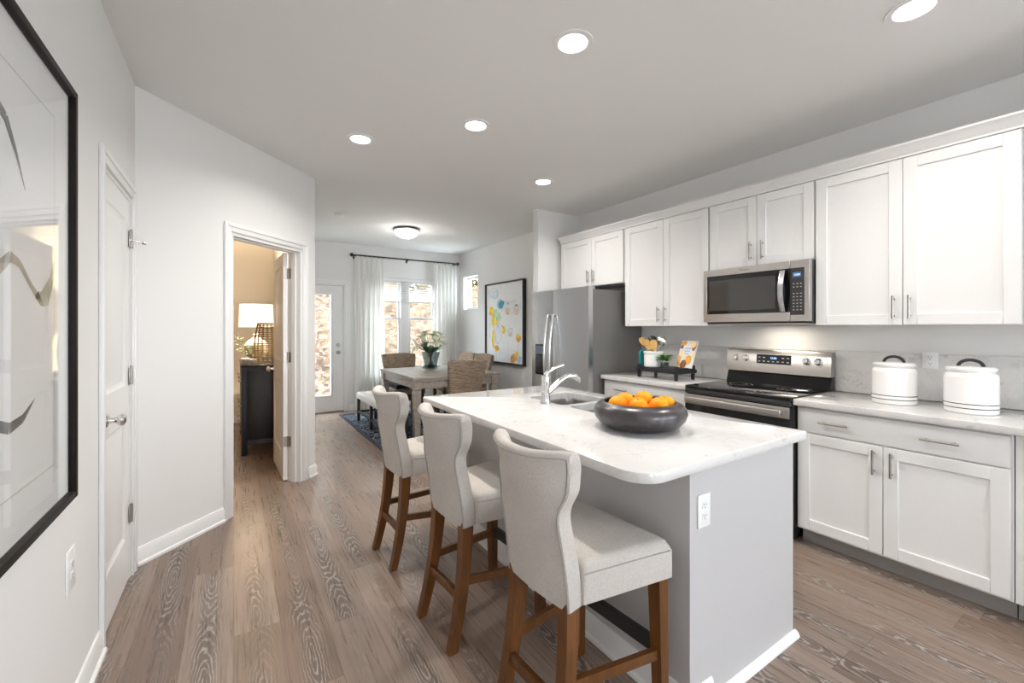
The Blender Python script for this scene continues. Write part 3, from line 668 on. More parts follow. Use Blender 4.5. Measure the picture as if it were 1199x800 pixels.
# microwave
mw = thing('microwave', 'stainless over-the-range microwave with black door window', 'microwave', (3.38, 1.684, 1.40))
y0, y1 = 1.302, 2.060
m = MB(); m.box(3.215, 3.59, y0+0.002, y1-0.002, 1.395, 1.818, 0.003); m.done('body', BLACKP, mw)
m = MB(); yd = 1.4215; x = 3.172
for r in ((yd, 2.036, 1.765, 1.816), (yd, 2.036, 1.405, 1.468), (2.030, y1, 1.405, 1.816)): m.box(x, x+0.04, r[0], r[1], r[2], r[3], 0.002, 1)
dr = m.done('door', STEEL, mw)
m = MB(); m.box(x+0.004, x+0.038, yd, 2.034, 1.466, 1.767); m.done('door_window', BLACK_GLASS, dr)
m = MB(); m.box(x+0.0025, x+0.0045, 1.515, 2.012, 1.495, 1.728); m.done('window_screen', SMOKE_GLASS, dr)
m = MB(); n_ = 18; R = []
for i in range(n_+1):
    u = i/n_; z = 1.472+u*0.283; bow = 0.012+0.034*math.sin(PI*u); w = 0.017
    R.append([(x-bow, 1.462-w, z), (x-bow-0.006, 1.462, z), (x-bow, 1.462+w, z), (x-bow+0.009, 1.462, z)])
m.rings(R)
for z in (1.485, 1.742): m.box(x-0.016, x+0.005, 1.452, 1.472, z-0.010, z+0.010, 0.002)
m.done('handle', STEELV, dr)
text_part('lettering', 'Whirlpool', 0.017, BLACKP, faceM(x-0.0003, 1.735, 1.792), dr)
m = MB(); m.box(x, x+0.04, y0, yd-0.0025, 1.405, 1.816, 0.002, 1); cp = m.done('control_panel', STEEL, mw)
m = MB(); m.box(x-0.0025, x+0.002, 1.332, 1.4165, 1.448, 1.765, 0.001, 1); m.done('keypad', BLACKP, cp)
m = MB(); m.box(x-0.0035, x-0.002, 1.350, 1.402, 1.702, 1.735); m.done('display', paint('lcd_blue', (0.10, 0.16, 0.32), 0.2), cp)
text_part('digits', '12:00', 0.017, BLUE_LED, faceM(x-0.0037, 1.376, 1.718), cp)
m = MB()
for i in range(3):
    for j in range(9):
        if j == 6: continue
        m.box(x-0.0034, x-0.002, 1.3515+i*0.022-0.005, 1.3515+i*0.022+0.005, 1.482+j*0.022-0.003, 1.482+j*0.022+0.003)
m.done('button_markings', GREYP, cp)
m = MB(); m.box(3.20, 3.50, y0+0.03, y1-0.03, 1.387, 1.396, 0.003); m.done('bottom_vent', STEEL, mw)
o = lamp('cooktop_lamp', 'AREA', (3.42, 1.62, 1.382), 1.3, (1, 0.88, 0.72), shape='RECTANGLE', size=0.06, size_y=0.25); o.parent = mw; o.location = (0.04, -0.06, -0.02)

# refrigerator (two side-by-side doors)
fr = thing('refrigerator', 'stainless side-by-side refrigerator with ice dispenser', 'refrigerator', (3.2, 3.478, 0))
y0, y1, xf = 3.022, 3.938, 2.815
m = MB(); m.box(2.885, 3.58, y0+0.006, y1-0.006, 0.03, 1.735, 0.006); m.box(2.90, 3.5, y0+0.03, y1-0.03, 0.0, 0.03); m.done('body', FRSIDE, fr)
m = MB(); m.box(2.86, 2.89, y0+0.01, y1-0.01, 0.02, 0.11, 0.004); m.done('base_grille', BLACKP, fr)
ys = 3.571
def fdoor(a, b):
    m = MB(); n_ = 10; R = []   # slightly bowed front
    pts = [(2.882, a), (2.882, b)]+[(xf+0.010*(abs(2*i/n_-1)**3), b+(a-b)*i/n_) for i in range(n_+1)]
    m.prism([(p[0], p[1], 0.12) for p in pts], (0, 0, 1.638)); return m.done('door', STEELV, fr, smooth=25)
dR = fdoor(y0, ys-0.003); dL = fdoor(ys+0.003, y1)
for dd, yh, in ((dR, ys-0.045), (dL, ys+0.045)):
    m = MB(); n_ = 28; pts = []; rr = []
    for i in range(n_+1):
        u = i/n_; pts.append((xf-0.012-0.055*math.sin(PI*u)**0.8, yh, 0.60+u*0.90)); rr.append(0.013 if 0 < i < n_ else 0.011)
    m.tube(pts, rr, 12)
    for z in (0.605, 1.495): m.cyl((xf+0.01, yh, z), (xf-0.014, yh, z), 0.012, seg=12)
    m.done('handle', CHROME, dd)
m = MB()
yA, yB, zA, zB = 3.685, 3.865, 0.85, 1.185
m.box(xf-0.004, xf+0.01, yA, yB, zA, zB, 0.008, 3); dp = m.done('dispenser', BLACK_GLASS, dL)
m = MB(); m.box(xf-0.0055, xf-0.0035, yA+0.015, yB-0.015, 1.075, 1.165); m.done('dispenser_panel', paint('lcd_slate', (0.10, 0.13, 0.18), 0.25), dL)
m = MB(); m.box(xf-0.0055, xf-0.003, yA+0.02, yB-0.02, 0.87, 1.045, 0.001); m.box(xf-0.018, xf-0.004, yA+0.05, yB-0.05, 0.93, 1.0, 0.004); m.done('dispenser_paddle', BLACKP, dL)
text_part('lettering', 'Whirlpool', 0.018, GREYP, faceM(xf+0.0025, 3.125, 1.69), dR)
m = MB(); m.box(2.83, 2.93, y0+0.015, y0+0.06, 1.736, 1.765, 0.006); m.done('hinge_cap', GREYP, fr)
m = MB(); m.box(2.83, 2.93, y1-0.06, y1-0.015, 1.736, 1.765, 0.006); m.done('hinge_cap', GREYP, fr)

# ------------------------------------------------------------------ island
isl = thing('kitchen_island', 'pale grey kitchen island base under the white quartz top', 'island', (1.7, 1.8, 0))
IX0, IX1, IY0, IY1 = 1.325, 2.062, 0.912, 2.62
m = MB(); m.box(IX0+0.1265, IX0+0.14, IY0+0.015, IY1-0.015, 0.10, 0.874); m.box(IX1-0.02, IX1, IY0+0.015, IY1-0.015, 0.10, 0.62)
m.box(IX0+0.141, IX1-0.021, IY0+0.015, IY1-0.015, 0.10, 0.118); m.done('body', CAB, isl)
m = MB(); m.box(IX0, IX0+0.125, IY0, IY1, 0.0, 0.8745); m.done('knee_wall', ISL, isl)
for ya, yb in ((IY0+0.004, IY0+0.014), (IY1-0.014, IY1-0.004)): m = MB(); m.box(IX0+0.126, IX1+0.012, ya, yb, 0.0, 0.8745); m.done('end_panel', ISL, isl)
m = MB(); m.box(IX0-0.004, IX0+0.128, IY0-0.004, IY0+0.002, 0.848, 0.8745, 0.002); m.done('cap_trim', ISL, isl)
m = MB(); base_profile(m, (IX0, IY0-0.016, 0), (0, 1, 0), (-1, 0, 0), IY1-IY0+0.03); base_profile(m, (IX0-0.016, IY0, 0), (1, 0, 0), (0, -1, 0), 0.142)
m.prism([(IX0+0.126, IY0+0.004, 0), (IX0+0.126, IY0-0.018, 0), (IX0+0.126, IY0-0.017, 0.008), (IX0+0.126, IY0-0.012, 0.018), (IX0+0.126, IY0-0.004, 0.024), (IX0+0.126, IY0+0.004, 0.026)], (IX1+0.026-IX0-0.126, 0, 0)); m.done('baseboard', TRIM, isl)
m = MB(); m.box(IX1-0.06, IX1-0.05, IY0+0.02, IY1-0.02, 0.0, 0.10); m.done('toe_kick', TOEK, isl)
n_ = 4; dw = (IY1-IY0-0.04)/n_
for i in range(n_):
    a = IY0+0.02+i*dw; m = MB(); w = 0.06; z0, z1 = 0.114, 0.862; b = a+dw-0.004
    for r in ((a, a+w, z0, z1), (b-w, b, z0, z1), (a+w, b-w, z0, z0+w), (a+w, b-w, z1-w, z1)): m.box(IX1+0.001, IX1+0.02, r[0], r[1], r[2], r[3], 0.0016, 1)
    m.box(IX1+0.002, IX1+0.011, a+w-0.002, b-w+0.002, z0+w-0.002, z1-w+0.002); o = m.done('door', CAB, isl)

def rounded(x0, x1, y0, y1, r, seg=10):
    pts = []
    for cx, cy, a0, rr in ((x1-r[0], y0+r[0], -PI/2, r[0]), (x1-r[1], y1-r[1], 0, r[1]), (x0+r[2], y1-r[2], PI/2, r[2]), (x0+r[3], y0+r[3], PI, r[3])):
        for i in range(seg+1):
            a = a0+PI/2*i/seg; pts.append((cx+rr*math.cos(a), cy+rr*math.sin(a)))
    return pts
def inset(x0, x1, y0, y1, r, d): return rounded(x0+d, x1-d, y0+d, y1-d, [max(0.001, q-d) for q in r])
def holed_slab(outer_args, hole_args, z0, z1, e=0.006):
    m = MB(); bm = m.bm
    prof = [(e, z1), (e*0.3, z1-e*0.3), (0, z1-e), (0, z0+e), (e*0.3, z0+e*0.3), (e, z0)]
    R = [[bm.verts.new((x, y, z)) for x, y in inset(*outer_args, d)] for d, z in prof]; n = len(R[0])
    for a, b in zip(R, R[1:]):
        for i in range(n): bm.faces.new([a[i], a[(i+1) % n], b[(i+1) % n], b[i]])
    holes = []
    for ha_ in hole_args:
        hp_ = rounded(*ha_); T = [bm.verts.new((x, y, z1)) for x, y in hp_]; B = [bm.verts.new((x, y, z0)) for x, y in hp_]; k_ = len(T)
        for i in range(k_): bm.faces.new([T[i], T[(i+1) % k_], B[(i+1) % k_], B[i]])
        holes.append((T, B))
    def fill(loops):
        es = []
        for L in loops:
            for i in range(len(L)):
                e_ = bm.edges.get((L[i], L[(i+1) % len(L)])) or bm.edges.new((L[i], L[(i+1) % len(L)])); es.append(e_)
        bmesh.ops.triangle_fill(bm, use_beauty=True, use_dissolve=False, edges=es)
    fill([R[0]]+[h_[0] for h_ in holes]); fill([R[-1]]+[h_[1] for h_ in holes])
    return m
CT = (1.028, 2.086, 0.862, 2.665, [0.012, 0.012, 0.03, 0.10])
HOLES = [(1.59, 1.955, 1.915, 2.275, [0.05]*4), (1.59, 1.955, 1.50, 1.872, [0.05]*4)]
m = holed_slab(CT, HOLES, 0.876, 0.914, 0.008); tag(m.done('island_countertop', QUARTZ), 'large white quartz island top with rounded corner and sink cutout', 'countertop')
sk = thing('kitchen_sink', 'undermount stainless double-bowl sink set in the island top', 'sink', (1.77, 1.89, 0.68))
STEELS = metal('sink_steel', (0.50, 0.485, 0.46), 0.28, (60, 1, 1), 0.06)
for (x0, x1, y0, y1, r) in HOLES:
    m = MB(); R = []
    for d, z in ((-0.012, 0.8745), (-0.003, 0.8745), (-0.001, 0.86), (0.004, 0.72), (0.02, 0.70), (0.12, 0.694)): R.append([(x, y, z) for x, y in rounded(x0+d, x1-d, y0+d, y1-d, [max(0.02, q-d*0.3) for q in r])])
    m.rings(R, True, False, True); bo = m.done('bowl', STEELS, sk)
    m = MB(); m.lathe([(0.043, 0.0), (0.043, 0.003), (0.03, 0.004), (0.028, 0.001), (0.001, 0.001)], ((x0+x1)/2, (y0+y1)/2, 0.6945), 24); m.done('drain', CHROME, bo)
fc = thing('faucet', 'chrome single-lever faucet beside the island sink', 'faucet', (1.535, 2.005, 0.914))
fx_, fy_ = 1.535, 2.005
m = MB(); m.lathe([(0.034, 0.9142), (0.034, 0.920), (0.029, 0.926), (0.026, 0.935), (0.024, 0.99), (0.027, 1.04), (0.027, 1.068), (0.022, 1.082), (0.001, 1.085)], (fx_, fy_, 0), 28); m.done('body', CHROME, fc)
m = MB(); sp = [(0.0, 0.975), (0.045, 1.0), (0.095, 1.042), (0.14, 1.064), (0.18, 1.070), (0.212, 1.064), (0.232, 1.048), (0.238, 1.026)]
m.tube([(fx_+a, fy_-a*0.08, z) for a, z in sp], [0.019, 0.018, 0.0165, 0.0165, 0.018, 0.02, 0.0195, 0.018], 16); m.done('spout', CHROME, fc)
m = MB(); m.tube([(fx_, fy_, 1.075), (fx_+0.01, fy_-0.004, 1.096), (fx_+0.05, fy_-0.02, 1.123), (fx_+0.10, fy_-0.045, 1.142)], [0.015, 0.012, 0.008, 0.0075], 12); m.done('lever', CHROME, fc)

# ------------------------------------------------------------------ counter stools (local: faces +x, origin on the floor)
def smooth01(t): t = max(0.0, min(1.0, t)); return t*t*(3-2*t)
def make_stool(label):
    t = thing('counter_stool', label, 'stool', (0, 0, 0), 'linen counter stools at the island')
    # seat: trapezoid cushion
    m = MB(); nu, nv = 14, 14
    def hw(x): return 0.158+(x+0.135)/0.35*0.070
    def top(u, v):
        x = -0.135+0.35*u; y = hw(x)*(2*v-1); du = min(u/0.07, (1-u)/0.07, 1); dv = min(v/0.07, (1-v)/0.07, 1)
        dz = (1-math.sqrt(max(0, 1-(1-du)**2)))*0.018+(1-math.sqrt(max(0, 1-(1-dv)**2)))*0.018
        return (x+0.0*v, y, 0.640+0.007*math.sin(PI*u)*math.sin(PI*v)-dz)
    def bot(u, v):
        x = -0.135+0.35*u; return (x, hw(x)*(2*v-1), 0.512)
    m.shell(top, bot, 28, 28); m.done('seat', STOOL_F[0], t, smooth=50)
    # piping round the seat top edge
    m = MB(); pts = []
    for (x, sgn, a, b) in ((0, 1, -0.132, 0.207), (0, -1, 0.207, -0.132)):
        for i in range(9):
            xx = a+(b-a)*i/8; pts.append((xx, sgn*(hw(xx)+0.0005), 0.606))
    m.tube(pts, 0.0026, 6); m.done('seat_piping', PIPING, t)
    # winged back: outline half-width, rear lean and wing reach as functions of height
    Z0, Z1 = 0.506, 0.992
    def half(z): return 0.155-0.005*smooth01((z-0.58)/0.18)+0.030*smooth01((z-0.80)/0.085)+0.012*smooth01((z-0.90)/0.09)
    def xrear(z): k = (z-Z0)/(Z1-Z0); return -0.203-0.035*k-0.068*k*k
    def wing(z): return 0.012+0.062*smooth01((z-0.76)/0.2)
    def topz(s): return Z1+0.012*s**2-0.006*max(0, abs(s)-0.88)/0.12
    def P(s, k, side):
        zz = Z0+(topz(s)-Z0)*k; y = half(zz)*s; bend = wing(zz)*abs(s)**2.2
        x = xrear(zz)+bend; th = 0.062-0.012*k; q = 0.0
        if k > 0.95: q = (k-0.95)/0.05
        rnd = th*0.42*(1-math.sqrt(max(0.0, 1-q*q)))
        if side == 0: return (x+rnd, y, zz)
        return (x+th-rnd, y*(1-0.05*abs(s)), zz)
    m = MB(); kk = [i/34*0.95 for i in range(35)]+[0.962, 0.972, 0.982, 0.991, 1.0]; m.shell(lambda u, v: P(2*u-1, kk[round(v*39)], 0), lambda u, v: P(2*u-1, kk[round(v*39)], 1), 28, 39)
    bk = m.done('backrest', STOOL_F[0], t, smooth=60)
    m = MB()
    L = []
    for i in range(25): L.append(Vector(P(-1+0.03, i/24*0.965, 0)))
    for i in range(1, 24): L.append(Vector(P(-0.97+1.94*i/24, 0.965, 0)))
    for i in range(25): L.append(Vector(P(0.97, 0.965*(1-i/24), 0)))
    m.tube([p+Vector((-0.0015, 0, 0)) for p in L], 0.0032, 6)
    m.done('piping', PIPING, bk)
    # legs
    for sg in (-1, 1):   # rear leg, kicked backwards
        m = MB(); R = []
        for i in range(9):
            k = i/8; z = 0.53*(1-k); x = -0.168-0.012*k-0.068*k*k; y = sg*(0.124+0.022*k); w = 0.023-0.006*k; d = 0.027-0.008*k
            R.append([(x-d, y-w, z), (x+d, y-w, z), (x+d, y+w, z), (x-d, y+w, z)])
        m.rings(R); m.done('leg', STOOLW, t)
    for sg in (-1, 1):   # front leg, straight taper
        m = MB(); R = []
        for i in range(2):
            k = i; z = 0.525*(1-k); x = 0.185+0.012*k; y = sg*(0.192+0.006*k); w = 0.024-0.006*k
            R.append([(x-w, y-w, z), (x+w, y-w, z), (x+w, y+w, z), (x-w, y+w, z)])
        m.rings(R); m.done('leg', STOOLW, t)
    for sg in (-1, 1):
        m = MB(); a = Vector((-0.190, sg*0.136, 0.275)); b = Vector((0.19, sg*0.196, 0.25)); w = 0.010; h_ = 0.017
        m.hexa([a+Vector((0, -w, -h_)), b+Vector((0, -w, -h_)), b+Vector((0, w, -h_)), a+Vector((0, w, -h_))], [a+Vector((0, -w, h_)), b+Vector((0, -w, h_)), b+Vector((0, w, h_)), a+Vector((0, w, h_))]); m.done('stretcher', STOOLW, t)
    m = MB(); m.box(-0.216, -0.194, -0.138, 0.138, 0.195, 0.232, 0.002); m.done('stretcher', STOOLW, t)
    m = MB(); m.box(0.180, 0.204, -0.195, 0.195, 0.245, 0.283, 0.002); fr_ = m.done('footrest', STOOLW, t)
    m = MB(); m.box(0.1775, 0.2065, -0.165, 0.165, 0.268, 0.2855, 0.001); m.box(0.204, 0.2068, -0.165, 0.165, 0.243, 0.284); m.box(0.1772, 0.18, -0.165, 0.165, 0.243, 0.284); m.done('kick_plate', BLACKM, fr_)
    return t
STOOL_F = [STOOL_F_MAT] if 'STOOL_F_MAT' in globals() else [LINEN]
st0 = make_stool('linen counter stool nearest the camera, beside the island outlet')
copy_tree(st0, (1.003, 1.808, 0), math.radians(4), 'linen counter stool in the middle of the three at the island')
copy_tree(st0, (0.990, 2.545, 0), math.radians(3), 'linen counter stool farthest from the camera, near the dining bench')
st0.location = (1.024, 1.145, 0); st0.rotation_euler = (0, 0, math.radians(3))

# ------------------------------------------------------------------ fruit bowl and oranges
BX, BY, BZ = 1.532, 1.308, 0.914
bw = MB(); bw.lathe([(0.001, 0.0005), (0.105, 0.0005), (0.135, 0.004), (0.172, 0.020), (0.195, 0.045), (0.2035, 0.070), (0.198, 0.092), (0.183, 0.108), (0.166, 0.1165), (0.158, 0.118), (0.154, 0.115), (0.160, 0.106), (0.178, 0.090), (0.190, 0.068), (0.180, 0.045), (0.150, 0.022), (0.10, 0.012), (0.001, 0.011)], (BX, BY, BZ), 64, False, False)
tag(bw.done('fruit_bowl', PEWTER), 'wide dark pewter bowl of oranges on the island top', 'bowl')
def make_orange(label):
    t = thing('orange', label, 'orange', (0, 0, 0), 'oranges in the dark bowl')
    m = MB(); m.ball((0, 0, 0), 0.043, 28, 18, (1, 1, 0.95)); m.done('peel', ORANGE, t)
    m = MB(); m.lathe([(0.001, 0.0422), (0.0045, 0.0418), (0.005, 0.04), (0.003, 0.038)], (0, 0, 0), 8); m.done('stem_button', STEMG, t)
    return t
og0 = make_orange('orange')
C_, S_ = math.cos(0.5753), math.sin(0.5753)
def cam_off(r, f): return (BX+r*C_+f*S_, BY-r*S_+f*C_)    # r to the right seen from the kitchen entry, f away
ospec = [(-0.103, -0.025, 0.104, 'left orange in the dark bowl, at its left rim'), (-0.028, -0.079, 0.104, 'front orange in the bowl, second from its left rim'),
         (0.062, -0.074, 0.105, 'front orange in the bowl, second from its right rim'), (0.116, -0.002, 0.100, 'orange at the right rim of the bowl'),
         (-0.050, 0.058, 0.106, 'back orange in the bowl, peeking up left of centre'), (0.036, 0.062, 0.112, 'back orange in the bowl, rising behind the front pair'),
         (0.004, -0.006, 0.078, 'orange low in the middle of the bowl')]
for i, (r, f, z, lb) in enumerate(ospec):
    x, y = cam_off(r, f); rot = (random.uniform(-0.5, 0.5), random.uniform(-0.5, 0.5), random.uniform(0, 6))
    o = og0 if i == 0 else copy_tree(og0, (0, 0, 0), 0, lb)
    o['label'] = lb; o.location = (x, y, BZ+z); o.rotation_euler = rot

# ------------------------------------------------------------------ canisters on the counter
def make_canister(label):
    t = thing('canister', label, 'canister', (0, 0, 0), 'white canisters on the counter')
    m = MB(); m.lathe([(0.001, 0.0005), (0.096, 0.0005), (0.102, 0.006), (0.1035, 0.03), (0.1035, 0.185), (0.100, 0.202), (0.090, 0.213), (0.0895, 0.222)], (0, 0, 0), 56); b = m.done('body', CERAMIC, t)
    m = MB()
    for z in (0.030, 0.052): m.lathe([(0.1034, z-0.0022), (0.1042, z-0.0015), (0.1042, z+0.0015), (0.1034, z+0.0022)], (0, 0, 0), 56, False, False)
    m.done('stripe', STRIPE, b)
    m = MB(); m.lathe([(0.085, 0.222), (0.0965, 0.2225), (0.098, 0.228), (0.0965, 0.236), (0.088, 0.240), (0.03, 0.244), (0.001, 0.2445)], (0, 0, 0), 56); l = m.done('lid', CERAMIC, t)
    m = MB(); pts = [(0, 0.046*math.cos(PI*i/14), 0.2425+0.034*math.sin(PI*i/14)) for i in range(15)]; m.tube(pts, 0.0048, 8, sx=1.7); m.done('handle', BLACKM, l)
    return t
cn0 = make_canister('white banded canister nearer the range')
copy_tree(cn0, (3.272, 0.585, 0.914), math.radians(4), 'white banded canister nearer the right photo edge')
cn0.location = (3.290, 0.905, 0.914)

# ------------------------------------------------------------------ outlets
def outlet(name, M, label, w=0.072, h_=0.116):
    o = thing(name, label, 'outlet', tuple(M.translation), 'wall outlets')
    m = MB(); m.M = M; m.box(-w/2, w/2, -h_/2, h_/2, 0, 0.006, 0.003, 2); p = m.done('cover_plate', PLATE, o)
    for z in (-0.0195, 0.0195):
        m = MB(); m.M = M @ Matrix.Translation((0, z, 0.006))
        m.prism([(0.0165*max(-0.92, min(0.92, math.cos(a*PI/12))), 0.0165*max(-0.8, min(0.8, math.sin(a*PI/12))), -0.001) for a in range(24)], (0, 0, 0.003)); r_ = m.done('socket', PLATE, o)
        m = MB(); m.M = M @ Matrix.Translation((0, z, 0.0081))
        m.box(-0.0075, -0.0055, -0.001, 0.007, 0, 0.0006); m.box(0.0055, 0.0075, -0.001, 0.006, 0, 0.0006); m.cyl((0, -0.008, 0), (0, -0.008, 0.0006), 0.0024, seg=10); m.done('slot', BLACKP, r_)
    return o
def wallM(p, nrm):   # local z = outward normal, y = up
    n_ = Vector(nrm).normalized(); y_ = Vector((0, 0, 1)); x_ = y_.cross(n_); return Matrix(((x_.x, y_.x, n_.x, p[0]), (x_.y, y_.y, n_.y, p[1]), (x_.z, y_.z, n_.z, p[2]), (0, 0, 0, 1)))
outlet('wall_outlet', wallM((XL, 2.06, 0.53), (1, 0, 0)), 'white outlet low on the left wall below the picture', 0.088, 0.145)
outlet('wall_outlet', wallM((IX0+0.077, IY0, 0.712), (0, -1, 0)), 'white outlet on the end of the island', 0.072, 0.118)
outlet('wall_outlet', wallM((XR-0.02, 0.812, 1.160), (-1, 0, 0)), 'white outlet on the backsplash between the two canisters', 0.072, 0.1)
outlet('wall_outlet', wallM((XR, 6.04, 0.41), (-1, 0, 0)), 'white outlet low on the dining wall under the abstract painting')

# ------------------------------------------------------------------ black riser with crock, plant and cookbook on the left counter
rs = thing('display_riser', 'black wooden riser stand on the counter left of the range', 'riser', (3.215, 2.46, 0.914))
rx0, rx1, ry0, ry1 = 3.105, 3.335, 2.265, 2.655
m = MB(); m.box(rx0-0.01, rx1+0.01, ry0+0.005, ry1-0.005, 0.996, 1.012, 0.003); m.done('shelf', EBONY, rs)
m = MB()
for x in (rx0-0.006, rx1+0.006): m.box(x-0.009, x+0.009, ry0-0.03, ry1+0.03, 0.972, 1.002, 0.004)
for y in (ry0-0.004, ry1+0.004): m.box(rx0-0.03, rx1+0.03, y-0.009, y+0.009, 0.968, 0.998, 0.004)
m.done('rail', EBONY, rs)
for x in (rx0, rx1):
    for y in (ry0, ry1):
        m = MB(); m.rings([[(x-w, y-w, z), (x+w, y-w, z), (x+w, y+w, z), (x-w, y+w, z)] for z, w in ((0.9143, 0.010), (0.99, 0.013), (1.028, 0.013), (1.036, 0.009))]); m.done('leg', EBONY, rs)
RZ = 1.0125
ckx, cky = 3.19, 2.565
cr = MB(); cr.lathe([(0.001, 0), (0.076, 0), (0.082, 0.004), (0.083, 0.10), (0.080, 0.112), (0.086, 0.118), (0.087, 0.134), (0.084, 0.138), (0.077, 0.136), (0.075, 0.11), (0.075, 0.008), (0.001, 0.007)], (ckx, cky, RZ), 48, False, False)
tag(cr.done('utensil_crock', CERAMIC), 'white crock full of cooking utensils on the black riser', 'crock')
def spatula(name, base, tip, label, mat, w=0.026, ln=0.085, kind='flat'):
    a, b = Vector(base), Vector(tip); d = (b-a).normalized(); t = thing(name, label, name.split('_')[-1], tuple(a), 'utensils in the crock')
    m = MB(); m.tube([a, b-d*ln*0.8], [0.0055, 0.0045], 8); m.done('handle', mat, t)
    side = d.cross(Vector((0.80, 0.60, 0))).normalized(); nr = side.cross(d); m = MB()
    if kind == 'flat':
        R = []
        for k, q in ((0, 0.2), (0.2, 0.75), (0.55, 1.0), (0.85, 0.95), (1, 0.6)):
            c = b-d*ln*(1-k); R.append([c-side*w*q-nr*0.003, c+side*w*q-nr*0.003, c+side*w*q+nr*0.003, c-side*w*q+nr*0.003])
        m.rings(R)
    else:
        c = b-d*ln*0.4; q = Vector((0, 0, 1)).rotation_difference(nr).to_matrix().to_4x4(); m.M = Matrix.Translation(c) @ q
        m.lathe([(0.001, -0.016), (0.014, -0.014), (w*0.8, -0.005), (w, 0.004), (w*0.94, 0.004), (w*0.72, -0.003), (0.012, -0.011), (0.001, -0.0125)], (0, 0, 0), 20, False, False)
    m.done('head', mat, t)
spatula('bamboo_spatula', (ckx+0.02, cky-0.01, RZ+0.02), (3.105, 2.64, 1.272), 'bamboo spatula leaning farthest left in the crock', BAMBOO)
spatula('bamboo_spoon', (ckx+0.01, cky+0.0, RZ+0.02), (3.135, 2.60, 1.255), 'bamboo spoon just right of the leftmost spatula in the crock', BAMBOO, 0.024, 0.10)
spatula('bamboo_turner', (ckx, cky-0.02, RZ+0.02), (3.185, 2.565, 1.252), 'bamboo turner standing upright at the middle of the crock', BAMBOO, 0.03, 0.10)
spatula('black_ladle', (ckx-0.01, cky, RZ+0.02), (3.225, 2.61, 1.285), 'black ladle behind the bamboo turner in the crock', BLACKM, 0.042, 0.09, 'bowl')
spatula('steel_spoon', (ckx, cky+0.02, RZ+0.02), (3.285, 2.525, 1.285), 'large steel spoon at the right of the crock', CHROME, 0.046, 0.11, 'bowl')
tb = MB(); tb.M = Matrix.Translation((3.20, 2.658, RZ)) @ Matrix.Rotation(-0.04, 4, 'X'); tb.prism([(q[0], -0.006, q[1]+0.001) for q in ((-0.085, 0), (0.075, 0), (0.08, 0.005), (0.08, 0.13), (0.07, 0.145), (-0.06, 0.145), (-0.083, 0.12))], (0, 0.012, 0))
tag(tb.done('cutting_board', TEAL), 'teal cutting board upright at the left end of the riser', 'cutting board')
pp = thing('potted_herb', 'small leafy green herb in a glass pot on the riser', 'plant', (3.165, 2.425, RZ))
m = MB(); m.lathe([(0.001, 0), (0.028, 0), (0.033, 0.01), (0.036, 0.045), (0.034, 0.046), (0.03, 0.012), (0.001, 0.006)], (3.165, 2.425, RZ), 28, False, False); m.done('pot', VASEG, pp)
m = MB(); m.lathe([(0.001, 0.008), (0.027, 0.008), (0.03, 0.03), (0.001, 0.034)], (3.165, 2.425, RZ), 20); m.done('soil', paint('pebbles_white', (0.55, 0.53, 0.48), 0.8, 0.4, 0.3, 60), pp)
def leaf_blade(m, base, d, ln, w, curl=0.25, mi=0):
    base, d = Vector(base), Vector(d).normalized(); sd = d.cross(Vector((0, 0, 1)));
    sd = sd.normalized() if sd.length > 0.05 else Vector((1, 0, 0)); up = sd.cross(d).normalized(); n_ = 5; L = []; R = []; C = []
    for i in range(n_+1):
        k = i/n_; c = base+d*ln*k-up*ln*curl*k*k; q = w*math.sin(PI*min(0.98, 0.06+0.94*k))**0.8; L.append(c-sd*q+up*0.12*w); C.append(c); R.append(c+sd*q+up*0.12*w)
    A = [m._v(p) for p in L]; B = [m._v(p) for p in C]; D = [m._v(p) for p in R]
    for i in range(n_): m.face([A[i], B[i], B[i+1], A[i+1]]); m.face([B[i], D[i], D[i+1], B[i+1]])
m = MB()
for i in range(70):
    a = random.uniform(0, 2*PI); r = random.uniform(0, 0.085); z = random.uniform(0.05, 0.10)
    leaf_blade(m, (3.165+r*math.cos(a)*0.6, 2.425+r*math.sin(a)*0.6, RZ+z), (math.cos(a), math.sin(a), random.uniform(0.1, 1.0)), random.uniform(0.034, 0.052), 0.014, 0.3)
m.done('foliage', LEAFG, pp)
# cookbook leaning back against a small wire stand
bk = thing('cookbook', 'cookbook with a pale food-picture cover leaning on the riser', 'book', (3.26, 2.305, RZ))
BM = Matrix.Translation((3.255, 2.305, RZ+0.006)) @ Matrix.Rotation(math.radians(23), 4, 'Y')   # local: y along cover width, z up, -x toward viewer
hwid, hgt = 0.076, 0.25
m = MB(); m.M = BM; m.box(0.002, 0.014, -hwid+0.003, hwid-0.001, 0.003, hgt-0.003); m.done('pages', paint('paper', (0.80, 0.78, 0.72), 0.8), bk)
COVER = paint('cover_pale', (0.70, 0.70, 0.72), 0.35, 0.05, 0.0, 30)
cc = [COVER, paint('cover_orange', (0.72, 0.36, 0.06), 0.4, 0.2, 0, 40), paint('cover_brown', (0.25, 0.10, 0.04), 0.4, 0.2, 0, 40), paint('cover_blue', (0.35, 0.42, 0.62), 0.4, 0.05, 0), paint('cover_yellow', (0.85, 0.62, 0.25), 0.4, 0.1, 0, 40)]
m = MB(); m.M = BM; m.box(0.0, 0.002, -hwid, hwid, 0, hgt); m.box(0.014, 0.016, -hwid, hwid, 0, hgt); m.box(0.0, 0.016, hwid-0.001, hwid+0.001, 0, hgt)
def disc(m, cy, cz, ry, rz, mi, x=-0.0006, n=18):
    m.mi = mi; m.poly([(x, max(-hwid, min(hwid, cy+ry*math.cos(2*PI*i/n))), max(0, min(hgt, cz+rz*math.sin(2*PI*i/n)))) for i in range(n)]); m.mi = 0
